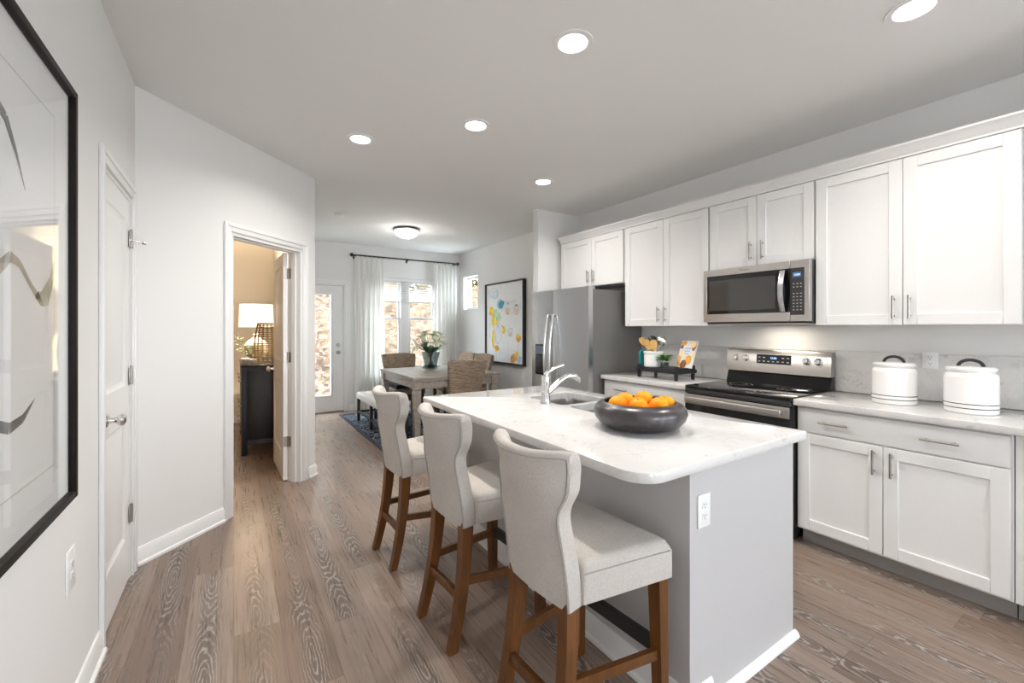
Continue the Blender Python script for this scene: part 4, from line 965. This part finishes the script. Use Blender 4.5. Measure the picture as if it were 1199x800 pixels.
disc(m, -0.055, 0.20, 0.02, 0.045, 2, -0.0003); disc(m, 0.06, 0.075, 0.016, 0.05, 1, -0.0003); disc(m, 0.05, 0.02, 0.026, 0.02, 4, -0.0003); disc(m, 0.0, 0.09, 0.02, 0.02, 4, -0.0004); disc(m, 0.06, 0.19, 0.016, 0.02, 2, -0.0004); disc(m, -0.06, 0.12, 0.015, 0.025, 4, -0.0004); disc(m, 0.045, 0.225, 0.028, 0.022, 1); disc(m, -0.045, 0.215, 0.026, 0.03, 4); disc(m, -0.03, 0.07, 0.03, 0.045, 1, -0.0005); disc(m, 0.01, 0.03, 0.03, 0.04, 2, -0.0007); disc(m, 0.055, 0.13, 0.016, 0.03, 4)
m.mi = 3
for i, z in enumerate((0.175, 0.15, 0.125)): m.box(-0.0007, 0.0, -0.03+0.004*i, 0.032-0.006*i, z-0.004, z+0.006)
m.mi = 0; m.done('cover', cc, bk)
m = MB()
for y in (2.27, 2.34): m.tube([(3.225, y, RZ+0.003), (3.30, y, RZ+0.003), (3.335, y, RZ+0.15)], 0.0025, 6)
m.tube([(3.335, 2.27, RZ+0.15), (3.335, 2.34, RZ+0.15)], 0.0025, 6); m.tube([(3.225, 2.27, RZ+0.003), (3.222, 2.305, RZ+0.006), (3.225, 2.34, RZ+0.003)], 0.0025, 6)
tag(m.done('book_stand', BLACKM), 'thin black wire stand holding the cookbook', 'stand')

# ------------------------------------------------------------------ ceiling fixtures
LENS = emit('downlight_lens', (1.0, 0.96, 0.90), 14.0)
dl = [(1.381, 1.586, 'recessed ceiling light nearest above the island bowl'), (2.472, 0.613, 'recessed ceiling light at the top right corner of the photo'), (1.388, 2.596, 'recessed ceiling light above the far end of the island'),
      (0.780, 3.244, 'recessed ceiling light nearest the angled wall'), (2.460, 3.250, 'recessed ceiling light in front of the refrigerator')]
for x, y, lb in dl:
    t = thing('recessed_light', lb, 'ceiling light', (x, y, H), 'recessed kitchen lights')
    m = MB(); m.lathe([(0.098, H-0.0005), (0.096, H-0.006), (0.072, H-0.0065), (0.066, H-0.0005)], (x, y, 0), 40, False, False); m.done('trim_ring', TRIM, t)
    m = MB(); m.lathe([(0.067, H-0.001), (0.05, H-0.0028), (0.001, H-0.003)], (x, y, 0), 36, True, True); m.done('lens', LENS, t)
    o = lamp('downlight', 'AREA', (x, y, H-0.012), DOWNLIGHT_W, DOWN_COL, shape='DISK', size=0.13, spread=math.radians(148)); o.parent = t; o.location = (0, 0, -0.012)
sd = thing('smoke_detector', 'small round white smoke detector on the ceiling', 'smoke detector', (1.078, 5.483, H))
m = MB(); m.lathe([(0.062, H-0.0005), (0.062, H-0.012), (0.056, H-0.026), (0.045, H-0.036), (0.02, H-0.04), (0.001, H-0.04)], (1.078, 5.483, 0), 36); m.done('body', PLATE, sd)
m = MB(); m.lathe([(0.0575, H-0.016), (0.0585, H-0.018), (0.0565, H-0.022), (0.055, H-0.022)], (1.078, 5.483, 0), 36, False, False); m.done('vent_ring', GREYP, sd)
cl = thing('dome_light', 'frosted bowl ceiling light above the dining table', 'ceiling light', (2.025, 5.827, H))
m = MB(); m.lathe([(0.10, H-0.0005), (0.165, H-0.004), (0.182, H-0.02), (0.180, H-0.032), (0.168, H-0.036), (0.160, H-0.03)], (2.025, 5.827, 0), 48); m.done('pan', NICKEL, cl)
m = MB(); m.lathe([(0.163, H-0.034)]+[(0.163*math.cos(a*PI/20), H-0.036-0.098*math.sin(a*PI/20)) for a in range(1, 10)]+[(0.001, H-0.134)], (2.025, 5.827, 0), 48); m.done('glass_bowl', emit('frosted_bowl', (1.0, 0.95, 0.88), 5.0), cl)
o = lamp('dome_bulb', 'POINT', (2.025, 5.827, H-0.2), 6, (1.0, 0.96, 0.92), shadow_soft_size=0.14); o.parent = cl; o.location = (0, 0, -0.30)
m = MB(); m.lathe([(0.001, H-0.158), (0.006, H-0.155), (0.009, H-0.147), (0.005, H-0.141), (0.012, H-0.136), (0.014, H-0.131)], (2.025, 5.827, 0), 18); m.done('finial', NICKEL, cl)

# ------------------------------------------------------------------ left wall: large framed line art under glass
FRAMEB = paint('frame_black', (0.016, 0.013, 0.011), 0.5, 0.1, 0.05, 40); FRAMEB.node_tree.nodes['Principled BSDF'].inputs['Specular IOR Level'].default_value = 0.12
pf = thing('framed_art', 'large black-framed line art under glass on the left wall', 'picture', (XL, 1.45, 0.80))
PY0, PY1, PZ0, PZ1 = 0.86, 2.005, 0.797, 2.145
fw_, fd_ = 0.024, 0.034
m = MB()
for r in ((PY0, PY0+fw_, PZ0, PZ1), (PY1-fw_, PY1, PZ0, PZ1), (PY0+fw_, PY1-fw_, PZ0, PZ0+fw_), (PY0+fw_, PY1-fw_, PZ1-fw_, PZ1)): m.box(XL+0.002, XL+fd_, r[0], r[1], r[2], r[3], 0.003)
m.done('frame', FRAMEB, pf)
m = MB(); m.box(XL+0.010, XL+0.014, PY0+0.02, PY1-0.02, PZ0+0.02, PZ1-0.02); m.done('mat_board', paint('mat_white', (0.80, 0.80, 0.80), 0.8, 0.005, 0), pf)
ax = XL+0.0146
art = [paint('ink_dark', (0.13, 0.125, 0.12), 0.8, 0.3, 0, 20), paint('ink_taupe', (0.36, 0.33, 0.28), 0.8, 0.3, 0, 20), paint('ink_olive', (0.42, 0.40, 0.30), 0.8, 0.3, 0, 20), paint('ink_line', (0.35, 0.35, 0.34), 0.8)]
m = MB()
def ribbon(pts, ws, mi):
    m.mi = mi
    for (p, q, a, b) in zip(pts, pts[1:], ws, ws[1:]):
        d = Vector((q[0]-p[0], q[1]-p[1])).normalized(); n_ = Vector((-d.y, d.x))
        m.poly([(ax, p[0]+n_.x*a, p[1]+n_.y*a), (ax, q[0]+n_.x*b, q[1]+n_.y*b), (ax, q[0]-n_.x*b, q[1]-n_.y*b), (ax, p[0]-n_.x*a, p[1]-n_.y*a)])
LY, LZ0, LZ1 = 1.855, 0.945, 2.00
ribbon([(LY, LZ0), (LY, LZ1)], [0.0012]*2, 3); ribbon([(PY0+0.13, LZ1), (LY, LZ1)], [0.0012]*2, 3); ribbon([(PY0+0.13, LZ0), (LY, LZ0)], [0.0012]*2, 3); ribbon([(PY0+0.13, LZ0), (PY0+0.13, LZ1)], [0.0012]*2, 3)
ribbon([(1.36, 1.80), (1.44, 1.89), (1.52, 1.865), (1.58, 1.80), (1.635, 1.72)], [0.004, 0.016, 0.014, 0.008, 0.002], 0)
ribbon([(1.25, 1.50), (1.34, 1.43), (1.44, 1.475), (1.545, 1.535), (1.60, 1.525), (1.68, 1.47), (1.745, 1.435), (1.775, 1.425)], [0.004, 0.012, 0.018, 0.014, 0.010, 0.009, 0.013, 0.004], 1)
m.mi = 2; m.poly([(ax+0.0002, 1.735, 1.455), (ax+0.0002, 1.765, 1.425), (ax+0.0002, 1.80, 1.425), (ax+0.0002, 1.845, 1.50), (ax+0.0002, 1.853, 1.565), (ax+0.0002, 1.82, 1.515)])
ribbon([(1.705, 1.445), (1.735, 1.452), (1.77, 1.43)], [0.004, 0.013, 0.003], 0)
ribbon([(1.30, 1.05), (1.40, 1.16), (1.47, 1.135), (1.54, 1.115), (1.62, 1.125), (1.70, 1.165)], [0.003, 0.010, 0.014, 0.014, 0.011, 0.001], 0)
m.done('artwork', art, pf)
m = MB(); m.box(XL+0.022, XL+0.0245, PY0+0.02, PY1-0.02, PZ0+0.02, PZ1-0.02); m.done('glass', PICGLASS, pf)

# ------------------------------------------------------------------ study seen through the open door
ds = thing('dresser', 'black wooden dresser inside the lamp-lit room', 'dresser', (0.27, 5.95, 0))
dx0, dx1, dy0, dy1, dzt = 0.068, 0.490, 5.362, 6.55, 0.962
m = MB(); m.box(dx0+0.02, dx1, dy0+0.02, dy1-0.02, 0.11, dzt-0.025); m.box(dx0+0.05, dx1-0.03, dy0+0.012, dy0+0.021, 0.16, dzt-0.06, 0.003); m.done('body', EBONY, ds)
m = MB(); m.box(dx0-0.004, dx1, dy0, dy1, dzt-0.025, dzt, 0.005); m.done('top', EBONY, ds)
for x in (dx0+0.028, dx1-0.03):
    for y in (dy0+0.03, dy1-0.03): m = MB(); m.box(x-0.027, x+0.027, y-0.029, y+0.029, 0.0, dzt-0.026, 0.003); m.done('leg', EBONY, ds)
for j, (z0, z1) in enumerate(((0.13, 0.38), (0.39, 0.64), (0.65, 0.92))):
    for i in range(2):
        a = dy0+0.06+i*0.54; m = MB(); m.box(dx0+0.002, dx0+0.02, a, a+0.525, z0, z1, 0.003); o = m.done('drawer', EBONY, ds)
        for y in (a+0.09, a+0.435):
            m = MB(); m.M = Matrix.Translation((dx0+0.002, y, (z0+z1)/2)) @ Matrix.Rotation(-PI/2, 4, 'Y'); m.lathe([(0.006, 0), (0.006, 0.014), (0.014, 0.02), (0.014, 0.028), (0.001, 0.031)], (0, 0, 0), 14); m.done('knob', NICKEL, o)
lx, ly = 0.222, 5.80
tl = thing('table_lamp', 'glowing drum-shade lamp with mottled round base on the black dresser', 'lamp', (lx, ly, dzt))
m = MB(); m.lathe([(0.001, 0.0005), (0.055, 0.0005), (0.058, 0.02), (0.075, 0.045), (0.112, 0.10), (0.125, 0.155), (0.115, 0.21), (0.085, 0.25), (0.05, 0.275), (0.032, 0.29), (0.028, 0.31), (0.034, 0.318), (0.03, 0.33), (0.001, 0.332)], (lx, ly, dzt), 40); m.done('base', LAMPCER, tl)
m = MB(); m.cyl((lx, ly, dzt+0.33), (lx, ly, dzt+0.45), 0.009, seg=12); m.done('stem', NICKEL, tl)
SHADE = emit('lit_lampshade', (1.0, 0.86, 0.66), 1.05)
m = MB(); zs0, zs1 = 1.372, 1.632; m.lathe([(0.176, zs0), (0.166, zs1), (0.163, zs1), (0.173, zs0)], (lx, ly, 0), 56, False, False)
vs = m; m.lathe([(0.1735, zs0+0.0005), (0.1765, zs0-0.001), (0.1765, zs0+0.006), (0.1735, zs0+0.006)], (lx, ly, 0), 56, False, False); m.done('shade', SHADE, tl)
o = lamp('lamp_bulb', 'POINT', (lx, ly, 1.50), 170, (1.0, 0.80, 0.56), shadow_soft_size=0.05); o.parent = tl; o.location = (0, 0, 1.50-dzt)
# woven lantern basket
RATT = wood('rattan', (0.09, 0.055, 0.022), (0.26, 0.17, 0.075), 'z', 9, 0.6)
bx, by = 0.318, 5.53
lt = thing('rattan_lantern', 'tapered open-weave rattan lantern on the black dresser', 'lantern', (bx, by, dzt))
def br(z): k = (z-dzt)/0.45; return 0.118+0.022*math.sin(PI*k)-0.022*k
for z in (dzt+0.009, dzt+0.445): m = MB(); m.lathe([(br(z)+0.008*math.cos(a*PI/4), z+0.008*math.sin(a*PI/4)) for a in range(9)], (bx, by, 0), 32, False, False); m.done('rim', RATT, lt)
m = MB()
for i in range(17):
    z = dzt+0.03+i*0.0245; r = br(z); m.lathe([(r+0.0035*math.cos(a*PI/3), z+0.0035*math.sin(a*PI/3)) for a in range(7)], (bx, by, 0), 30, False, False)
for i in range(16):
    a = 2*PI*i/16; m.tube([(bx+br(dzt+0.45*k/6)*math.cos(a), by+br(dzt+0.45*k/6)*math.sin(a), dzt+0.003+0.44*k/6) for k in range(7)], 0.0042, 6)
m.done('weave', RATT, lt)
m = MB(); m.tube([(bx-0.09*math.cos(a*PI/10), by, dzt+0.445-0.05*math.sin(a*PI/10)) for a in range(11)], 0.006, 8); m.done('handle', RATT, lt)
def keepsake(x, y, w, d, h_, label):
    t = thing('keepsake_box', label, 'box', (x, y, dzt), 'small boxes on the dresser'); m = MB(); m.box(x-w/2, x+w/2, y-d/2, y+d/2, dzt+0.0005, dzt+h_*0.72, 0.003); m.done('body', paint('box_wood', (0.30, 0.24, 0.18), 0.5, 0.2, 0.1, 20), t)
    m = MB(); m.box(x-w/2-0.003, x+w/2+0.003, y-d/2-0.003, y+d/2+0.003, dzt+h_*0.74, dzt+h_, 0.003); m.done('lid', paint('box_lid', (0.50, 0.47, 0.41), 0.4, 0.2, 0.1, 20), t)
    m = MB(); m.box(x-0.012, x+0.012, y-d/2-0.007, y-d/2-0.003, dzt+h_*0.55, dzt+h_*0.85, 0.001); m.done('clasp', NICKEL, t)
keepsake(0.105, 5.43, 0.07, 0.08, 0.072, 'small lidded box at the left front corner of the dresser')
keepsake(0.178, 5.40, 0.065, 0.06, 0.062, 'small lidded box just right of the corner box on the dresser')
sg = thing('leafy_branch', 'leafy branch sprawling beside the lamp base on the dresser', 'branch', (0.10, 5.60, dzt))
m = MB(); lf = MB(); root = Vector((0.20, 5.62, dzt+0.008))
for q in range(6):
    a = math.radians(150+q*14); tip = Vector((0.10+0.03*math.cos(a)-0.012*q, 5.60+0.05*math.sin(a), dzt+0.12+0.045*q)); mid_ = root.lerp(tip, 0.5)+Vector((0.01, 0, 0.04)); P3 = [root.lerp(mid_, i/4).lerp(mid_.lerp(tip, i/4), i/4) for i in range(5)]
    m.tube(P3, 0.0018, 5)
    for i in range(1, 5):
        for sgn in (-1, 1): leaf_blade(lf, P3[i], (sgn*0.7-0.3, random.uniform(-0.6, 0.2), random.uniform(0, 0.6)), 0.042, 0.011, 0.2)
m.done('stem', STEMG, sg); lf.done('foliage', LEAFO, sg)

# ------------------------------------------------------------------ dining area
RUGZ = 0.008
rug = thing('area_rug', 'navy patterned rug under the dining table', 'rug', (2.40, 5.95, 0))
m = MB(); m.box(1.372+0.05, 3.42-0.05, 4.72+0.05, 7.09-0.05, 0.0005, RUGZ, 0.002, 1); m.done('pile', RUG, rug)
m = MB()
for r in ((1.372, 3.42, 4.72, 4.77), (1.372, 3.42, 7.04, 7.09), (1.372, 1.422, 4.77, 7.04), (3.37, 3.42, 4.77, 7.04)): m.box(r[0], r[1], r[2], r[3], 0.0005, RUGZ-0.001, 0.002, 1)
m.done('border', RUGB, rug)
tb = thing('dining_table', 'weathered grey-brown wooden dining table', 'table', (2.40, 5.65, RUGZ))
tx0, tx1, ty0, ty1, tz = 1.800, 3.00, 4.935, 6.33, 0.763
m = MB(); m.box(tx0, tx1, ty0, ty1, tz-0.028, tz, 0.004, 2); m.box(tx0+0.008, tx1-0.008, ty0+0.008, ty1-0.008, tz-0.052, tz-0.030, 0.003); m.done('tabletop', TABLEW, tb)
m = MB()
for r in ((tx0+0.05, tx1-0.05, ty0+0.035, ty0+0.06), (tx0+0.05, tx1-0.05, ty1-0.06, ty1-0.035), (tx0+0.035, tx0+0.06, ty0+0.05, ty1-0.05), (tx1-0.06, tx1-0.035, ty0+0.05, ty1-0.05)): m.box(r[0], r[1], r[2], r[3], tz-0.145, tz-0.052, 0.003)
m.done('apron', TABLEW, tb)
for x in (tx0+0.062, tx1-0.062):
    for y in (ty0+0.062, ty1-0.062):
        m = MB()
        def sq(w, z): return [(x-w, y-w, z), (x+w, y-w, z), (x+w, y+w, z), (x-w, y+w, z)]
        m.rings([sq(0.030, RUGZ+0.0005), sq(0.034, 0.05), sq(0.043, 0.55), sq(0.043, 0.585), sq(0.036, 0.595), sq(0.036, 0.605), sq(0.047, 0.615), sq(0.047, tz-0.053)]); m.done('leg', TABLEW, tb)

def make_wicker(label):
    t = thing('wicker_chair', label, 'chair', (0, 0, 0), 'wicker dining chairs')   # local: faces +y, back at -y
    def fr(u, v):
        z = 0.20+0.715*v; hw = 0.215+0.055*smooth01((z-0.45)/0.5); s = 2*u-1
        y = -0.225-0.10*smooth01((z-0.42)/0.55)**1.2 + 0.035*s*s; return (hw*s, y+0.010*math.cos(0), z+0.012*(1-s*s)*v)
    def bk(u, v):
        p = fr(u, v); return (p[0], p[1]-0.045, p[2])
    # ribbed weave: rows of coils
    def wv(f, sgn):
        def g(u, v):
            p = f(u, v); return (p[0], p[1]+sgn*0.006*abs(math.sin(v*PI*24+0.5*PI*math.sin(u*40))), p[2])
        return g
    m = MB(); m.shell(wv(fr, 1), wv(bk, -1), 22, 96); b = m.done('backrest', WICKER, t, smooth=70)
    m = MB(); m.tube([(Vector(fr(i/20, 1.0))+Vector(bk(i/20, 1.0)))/2+Vector((0, 0, 0.004)) for i in range(21)], 0.024, 10); m.done('top_roll', WICKER, b)
    m = MB(); m.box(-0.235, 0.235, -0.23, 0.245, 0.36, 0.455, 0.02, 3); m.done('seat', WICKER, t)
    for sx in (-1, 1):
        for sy, kick in ((-1, -0.02), (1, 0.0)):
            m = MB(); x, y = sx*0.195, (0.205 if sy > 0 else -0.215); w = 0.02; R = []
            for z, o_, ww in ((0.0005, kick, 0.015), (0.365, 0, 0.022)): R.append([(x-ww, y+o_-ww, z), (x+ww, y+o_-ww, z), (x+ww, y+o_+ww, z), (x-ww, y+o_+ww, z)])
            m.rings(R); m.done('leg', STOOLW, t)
    return t
wc0 = make_wicker('wicker dining chair at the near end of the table, back to the kitchen')
copy_tree(wc0, (2.20, 6.40, RUGZ), PI, 'wicker dining chair at the far end of the table by the window')
copy_tree(wc0, (2.985, 5.87, RUGZ), PI/2, 'wicker dining chair on the painting side, nearer the kitchen')
copy_tree(wc0, (2.985, 6.43, RUGZ), PI/2, 'wicker dining chair on the painting side, nearer the window')
wc0.location = (2.490, 5.165, RUGZ)
cu = MB(); cu.shell(lambda u, v: (2.20+0.20*(2*u-1), 6.37+0.19*(2*v-1), RUGZ+0.457+0.055+0.018*math.sin(PI*u)*math.sin(PI*v)), lambda u, v: (2.20+0.20*(2*u-1), 6.37+0.19*(2*v-1), RUGZ+0.457), 12, 12)
tag(cu.done('seat_cushion', NAVY), 'dark navy cushion on the far wicker chair', 'cushion')

bn = thing('dining_bench', 'cream upholstered bench with black legs beside the dining table', 'bench', (1.653, 5.79, RUGZ))
bx0, bx1, by0, by1 = 1.50, 1.806, 5.08, 6.50
m = MB()
def bt(u, v):
    x = bx0+(bx1-bx0)*u; y = by0+(by1-by0)*v; du = min(u/0.08, (1-u)/0.08, 1); dv = min(v/0.04, (1-v)/0.04, 1)
    dz = 0.016*((1-du)**2+(1-dv)**2); tuft = 0.006*(abs(math.sin(PI*u*3))*abs(math.sin(PI*v*7)))
    return (x, y, 0.428+tuft-dz)
m.shell(bt, lambda u, v: (bx0+(bx1-bx0)*u, by0+(by1-by0)*v, 0.345), 24, 42); m.done('cushion', CREAM, bn, smooth=60)
for x in (bx0+0.03, bx1-0.03):
    for y in (by0+0.03, (by0+by1)/2, by1-0.03): m = MB(); m.box(x-0.018, x+0.018, y-0.018, y+0.018, RUGZ+0.0005, 0.346, 0.002); m.done('leg', BLACKM, bn)
m = MB()
for x in (bx0+0.03, bx1-0.03): m.box(x-0.011, x+0.011, by0+0.03, by1-0.03, 0.13, 0.158)
for y in (by0+0.03, by1-0.03): m.box(bx0+0.03, bx1-0.03, y-0.011, y+0.011, 0.13, 0.158)
m.done('stretcher', BLACKM, bn)

# vase with lilies
vx, vy, vz = 2.315, 5.66, tz+0.0008
va = MB(); va.lathe([(0.001, 0), (0.06, 0), (0.062, 0.004), (0.110, 0.030), (0.145, 0.062), (0.143, 0.064), (0.106, 0.036), (0.085, 0.032), (0.098, 0.14), (0.128, 0.262), (0.124, 0.262), (0.094, 0.14), (0.078, 0.03), (0.001, 0.022)], (vx, vy, vz), 44, False, False)
tag(va.done('flower_vase', VASEG), 'clear dark-tinted glass vase with flared foot on the dining table', 'vase')
bq = thing('lily_bouquet', 'bouquet of cream lilies and dark leaves in the dining vase', 'bouquet', (vx, vy, vz))
m = MB(); tips = []
for i in range(17):
    a = 2*PI*i/17*5+0.3; r = 0.04+0.26*((i*7) % 17)/17; zz = 0.50-0.55*r+0.06*((i*5) % 4)/3
    tip = Vector((vx+r*math.cos(a), vy+r*math.sin(a), vz+zz)); root = Vector((vx-0.04*math.cos(a), vy-0.04*math.sin(a), vz+0.034)); ctl = Vector((vx+0.04*math.cos(a), vy+0.04*math.sin(a), vz+0.33))
    pts = [root.lerp(ctl, q/6).lerp(ctl.lerp(tip, q/6), q/6) for q in range(7)]; m.tube(pts, 0.0035, 6); tips.append((tip, (tip-pts[4]).normalized()))
m.done('stem', LEAFD, bq)
for i, (p, d) in enumerate(tips):
    m = MB(); q = Vector((0, 0, 1)).rotation_difference((d+Vector((0, 0, 0.25))).normalized()).to_matrix(); opened = i % 3 != 2
    for j in range(6):
        a = 2*PI*j/6+i; dl_ = q @ Vector((math.cos(a)*(0.85 if opened else 0.28), math.sin(a)*(0.85 if opened else 0.28), 0.75)); leaf_blade(m, p, dl_, 0.118 if opened else 0.09, 0.030 if opened else 0.016, 0.45 if opened else -0.1)
    m.done('blossom', PETAL, bq)
for i in range(20):
    a = 2*PI*i/20*2.6+0.5; m = MB(); up = 0.6+0.9*((i*7) % 5)/4; leaf_blade(m, (vx+0.05*math.cos(a), vy+0.05*math.sin(a), vz+0.25), (math.cos(a), math.sin(a), up), 0.16+0.09*((i*3) % 4)/3, 0.026, 0.25); m.done('leaf', LEAFD if i % 3 else LEAFG, bq)

# curtains, rod
rd = thing('curtain_rod', 'black curtain rod with ball ends above the dining window', 'curtain rod', (2.555, YF-0.09, 2.55))
m = MB(); m.cyl((1.635, YF-0.09, 2.552), (3.485, YF-0.09, 2.552), 0.0125, seg=16); m.done('pole', BLACKM, rd)
for x in (1.612, 3.508): m = MB(); m.ball((x, YF-0.09, 2.552), 0.031, 20, 12); m.done('finial', BLACKM, rd)
for x in (1.66, 2.555, 3.46): m = MB(); m.box(x-0.009, x+0.009, YF-0.10, YF-0.004, 2.532, 2.541, 0.001); m.box(x-0.016, x+0.016, YF-0.006, YF-0.0005, 2.50, 2.58, 0.002); m.done('bracket', BLACKM, rd)
def curtain(x0, x1, label, folds, seed):
    rnd = random.Random(seed); ph = [rnd.uniform(-0.5, 0.5) for _ in range(folds+2)]
    t = thing('curtain', label, 'curtain', ((x0+x1)/2, YF-0.09, 0.01), 'sheer curtains at the dining window')
    def f(u, v):
        w = 1.0-0.06*(1-v)*math.cos(2*PI*u)*0; x = x0+(x1-x0)*u + (0.012*(1-v))*math.sin(7*u+seed)
        amp = 0.024+0.012*(1-v); i = min(folds, int(u*folds)); return (x, YF-0.09+amp*math.sin(2*PI*folds*u+ph[i % 3]*(1-v)), 0.012+2.503*v)
    m = MB(); m.sheet(f, folds*14, 24); m.done('panel', CURTAIN, t)
    m = MB()
    for i in range(folds+1):
        x = x0+(x1-x0)*(i+0.25)/(folds+0.5); m.rings([[(x+0.002*math.sin(b*PI/3), YF-0.09+(0.019+0.0025*math.cos(b*PI/3))*math.cos(a*PI/10), 2.545+(0.019+0.0025*math.cos(b*PI/3))*math.sin(a*PI/10)) for a in range(20)] for b in range(7)], True, False, False)
    m.done('ring', BLACKM, t); return t
curtain(1.655, 2.135, 'sheer white curtain between the patio door and the window', 6, 1)
curtain(3.03, 3.478, 'sheer white curtain at the corner, right of the window', 6, 4)

# abstract painting
ap = thing('abstract_painting', 'large abstract painting in a thin black frame on the dining wall', 'painting', (XR, 5.75, 0.80))
py0, py1, pz0, pz1 = 5.165, 6.30, 0.80, 2.085
m = MB(); w = 0.02
for r in ((py0, py0+w, pz0, pz1), (py1-w, py1, pz0, pz1), (py0+w, py1-w, pz0, pz0+w), (py0+w, py1-w, pz1-w, pz1)): m.box(XR-0.06, XR-0.001, r[0], r[1], r[2], r[3], 0.002, 1)
m.box(XR-0.012, XR-0.002, py0+w, py1-w, pz0+w, pz1-w); m.done('frame', paint('frame_navy_black', (0.012, 0.014, 0.02), 0.4), ap)
cols = [paint('canvas_white', (0.86, 0.87, 0.88), 0.8, 0.03, 0.1, 12), paint('art_teal', (0.03, 0.30, 0.40), 0.6, 0.35, 0, 14), paint('art_sky', (0.45, 0.62, 0.74), 0.6, 0.2, 0, 10), paint('art_yellow', (0.85, 0.62, 0.05), 0.6, 0.2, 0, 14),
        paint('art_orange', (0.80, 0.36, 0.05), 0.6, 0.2, 0, 14), paint('art_green', (0.45, 0.62, 0.40), 0.6, 0.3, 0, 14), paint('art_ink', (0.22, 0.22, 0.24), 0.7, 0.2, 0, 30), paint('art_rose', (0.72, 0.58, 0.50), 0.6, 0.15, 0, 14), paint('art_pale', (0.80, 0.83, 0.85), 0.7, 0.05, 0, 9)]
m = MB(); m.box(XR-0.034, XR-0.012, py0+0.022, py1-0.022, pz0+0.022, pz1-0.022)
xa = [XR-0.0345]
def blob(fx, fz, rx, rz, mi, ring=0.0, seed=0):
    """fx from the window-side edge, fz from the top, radii as fractions of the canvas"""
    W_, H_ = py1-py0-0.05, pz1-pz0-0.05; cy = py1-0.025-fx*W_; cz = pz1-0.025-fz*H_; rn = random.Random(seed*31+int(fx*100)+int(fz*1000)); xa[0] -= 0.00012
    ks = [rn.uniform(0.72, 1.2) for _ in range(9)]; n_ = 36
    def rad(i): t_ = i/n_*9; a = int(t_) % 9; f_ = t_-int(t_); f_ = f_*f_*(3-2*f_); return ks[a]*(1-f_)+ks[(a+1) % 9]*f_
    def pt(i, s): return (xa[0], max(py0+0.024, min(py1-0.024, cy+rx*W_*rad(i)*s*math.cos(2*PI*i/n_))), max(pz0+0.024, min(pz1-0.024, cz+rz*H_*rad(i)*s*math.sin(2*PI*i/n_))))
    m.mi = mi
    if ring: m.rings([[pt(i, 1) for i in range(n_)], [pt(i, 1-ring) for i in range(n_)]], True, False, False)
    else: m.poly([pt(i, 1) for i in range(n_)])
    m.mi = 0
for a in [(0.22, 0.12, 0.16, 0.075, 8, 0, 1), (0.70, 0.30, 0.28, 0.10, 8, 0, 2), (0.5, 0.9, 0.4, 0.08, 8, 0, 3), (0.22, 0.10, 0.13, 0.065, 2, 0.10, 4), (0.24, 0.13, 0.10, 0.05, 2, 0.25, 5), (0.41, 0.26, 0.10, 0.07, 2, 0, 6), (0.42, 0.26, 0.075, 0.055, 1, 0, 7),
          (0.15, 0.35, 0.08, 0.065, 3, 0, 8), (0.19, 0.47, 0.06, 0.09, 3, 0, 9), (0.34, 0.45, 0.07, 0.055, 5, 0, 10), (0.30, 0.38, 0.09, 0.05, 5, 0, 11), (0.31, 0.49, 0.04, 0.03, 3, 0, 12), (0.61, 0.35, 0.055, 0.05, 7, 0, 13), (0.60, 0.38, 0.03, 0.025, 4, 0, 14), (0.61, 0.26, 0.02, 0.012, 6, 0, 15),
          (0.84, 0.35, 0.06, 0.065, 7, 0.3, 16), (0.84, 0.36, 0.03, 0.03, 7, 0, 17), (0.83, 0.29, 0.03, 0.012, 6, 0, 18), (0.51, 0.60, 0.05, 0.045, 3, 0, 19), (0.49, 0.56, 0.03, 0.02, 4, 0, 20), (0.68, 0.62, 0.06, 0.055, 6, 0.12, 21), (0.68, 0.64, 0.035, 0.03, 7, 0, 22), (0.88, 0.69, 0.06, 0.048, 4, 0, 23), (0.87, 0.66, 0.04, 0.03, 3, 0, 24),
          (0.34, 0.66, 0.10, 0.13, 2, 0.10, 25), (0.20, 0.70, 0.04, 0.13, 3, 0, 26), (0.30, 0.83, 0.08, 0.045, 3, 0, 27), (0.31, 0.83, 0.05, 0.03, 4, 0, 28), (0.76, 0.94, 0.08, 0.06, 4, 0, 29), (0.74, 0.95, 0.04, 0.035, 6, 0.5, 30), (0.84, 0.88, 0.045, 0.035, 3, 0, 31), (0.90, 0.94, 0.05, 0.05, 2, 0, 32), (0.11, 0.36, 0.02, 0.02, 4, 0, 33), (0.45, 0.54, 0.02, 0.012, 5, 0, 34)]: blob(*a)
W_, H_ = py1-py0-0.05, pz1-pz0-0.05
m.mi = 6
for fx, z0, z1 in ((0.30, 0.86, 0.99), (0.62, 0.80, 0.97), (0.10, 0.42, 0.70), (0.36, 0.50, 0.62), (0.88, 0.74, 0.86), (0.51, 0.22, 0.32)):
    y = py1-0.025-fx*W_; xa[0] -= 0.0001; m.poly([(xa[0], y-0.002, pz1-0.025-z0*H_), (xa[0], y+0.002, pz1-0.025-z0*H_), (xa[0], y+0.002, pz1-0.025-z1*H_), (xa[0], y-0.002, pz1-0.025-z1*H_)])
for fz, a, b in ((0.24, 0.50, 0.82), (0.52, 0.1, 0.4)):
    y0, y1 = py1-0.025-b*W_, py1-0.025-a*W_; z = pz1-0.025-fz*H_; m.poly([(xa[0], y0, z-0.0015), (xa[0], y1, z-0.0015), (xa[0], y1, z+0.0015), (xa[0], y0, z+0.0015)])
m.mi = 0; m.done('canvas', cols, ap)
bpy.context.view_layer.update()
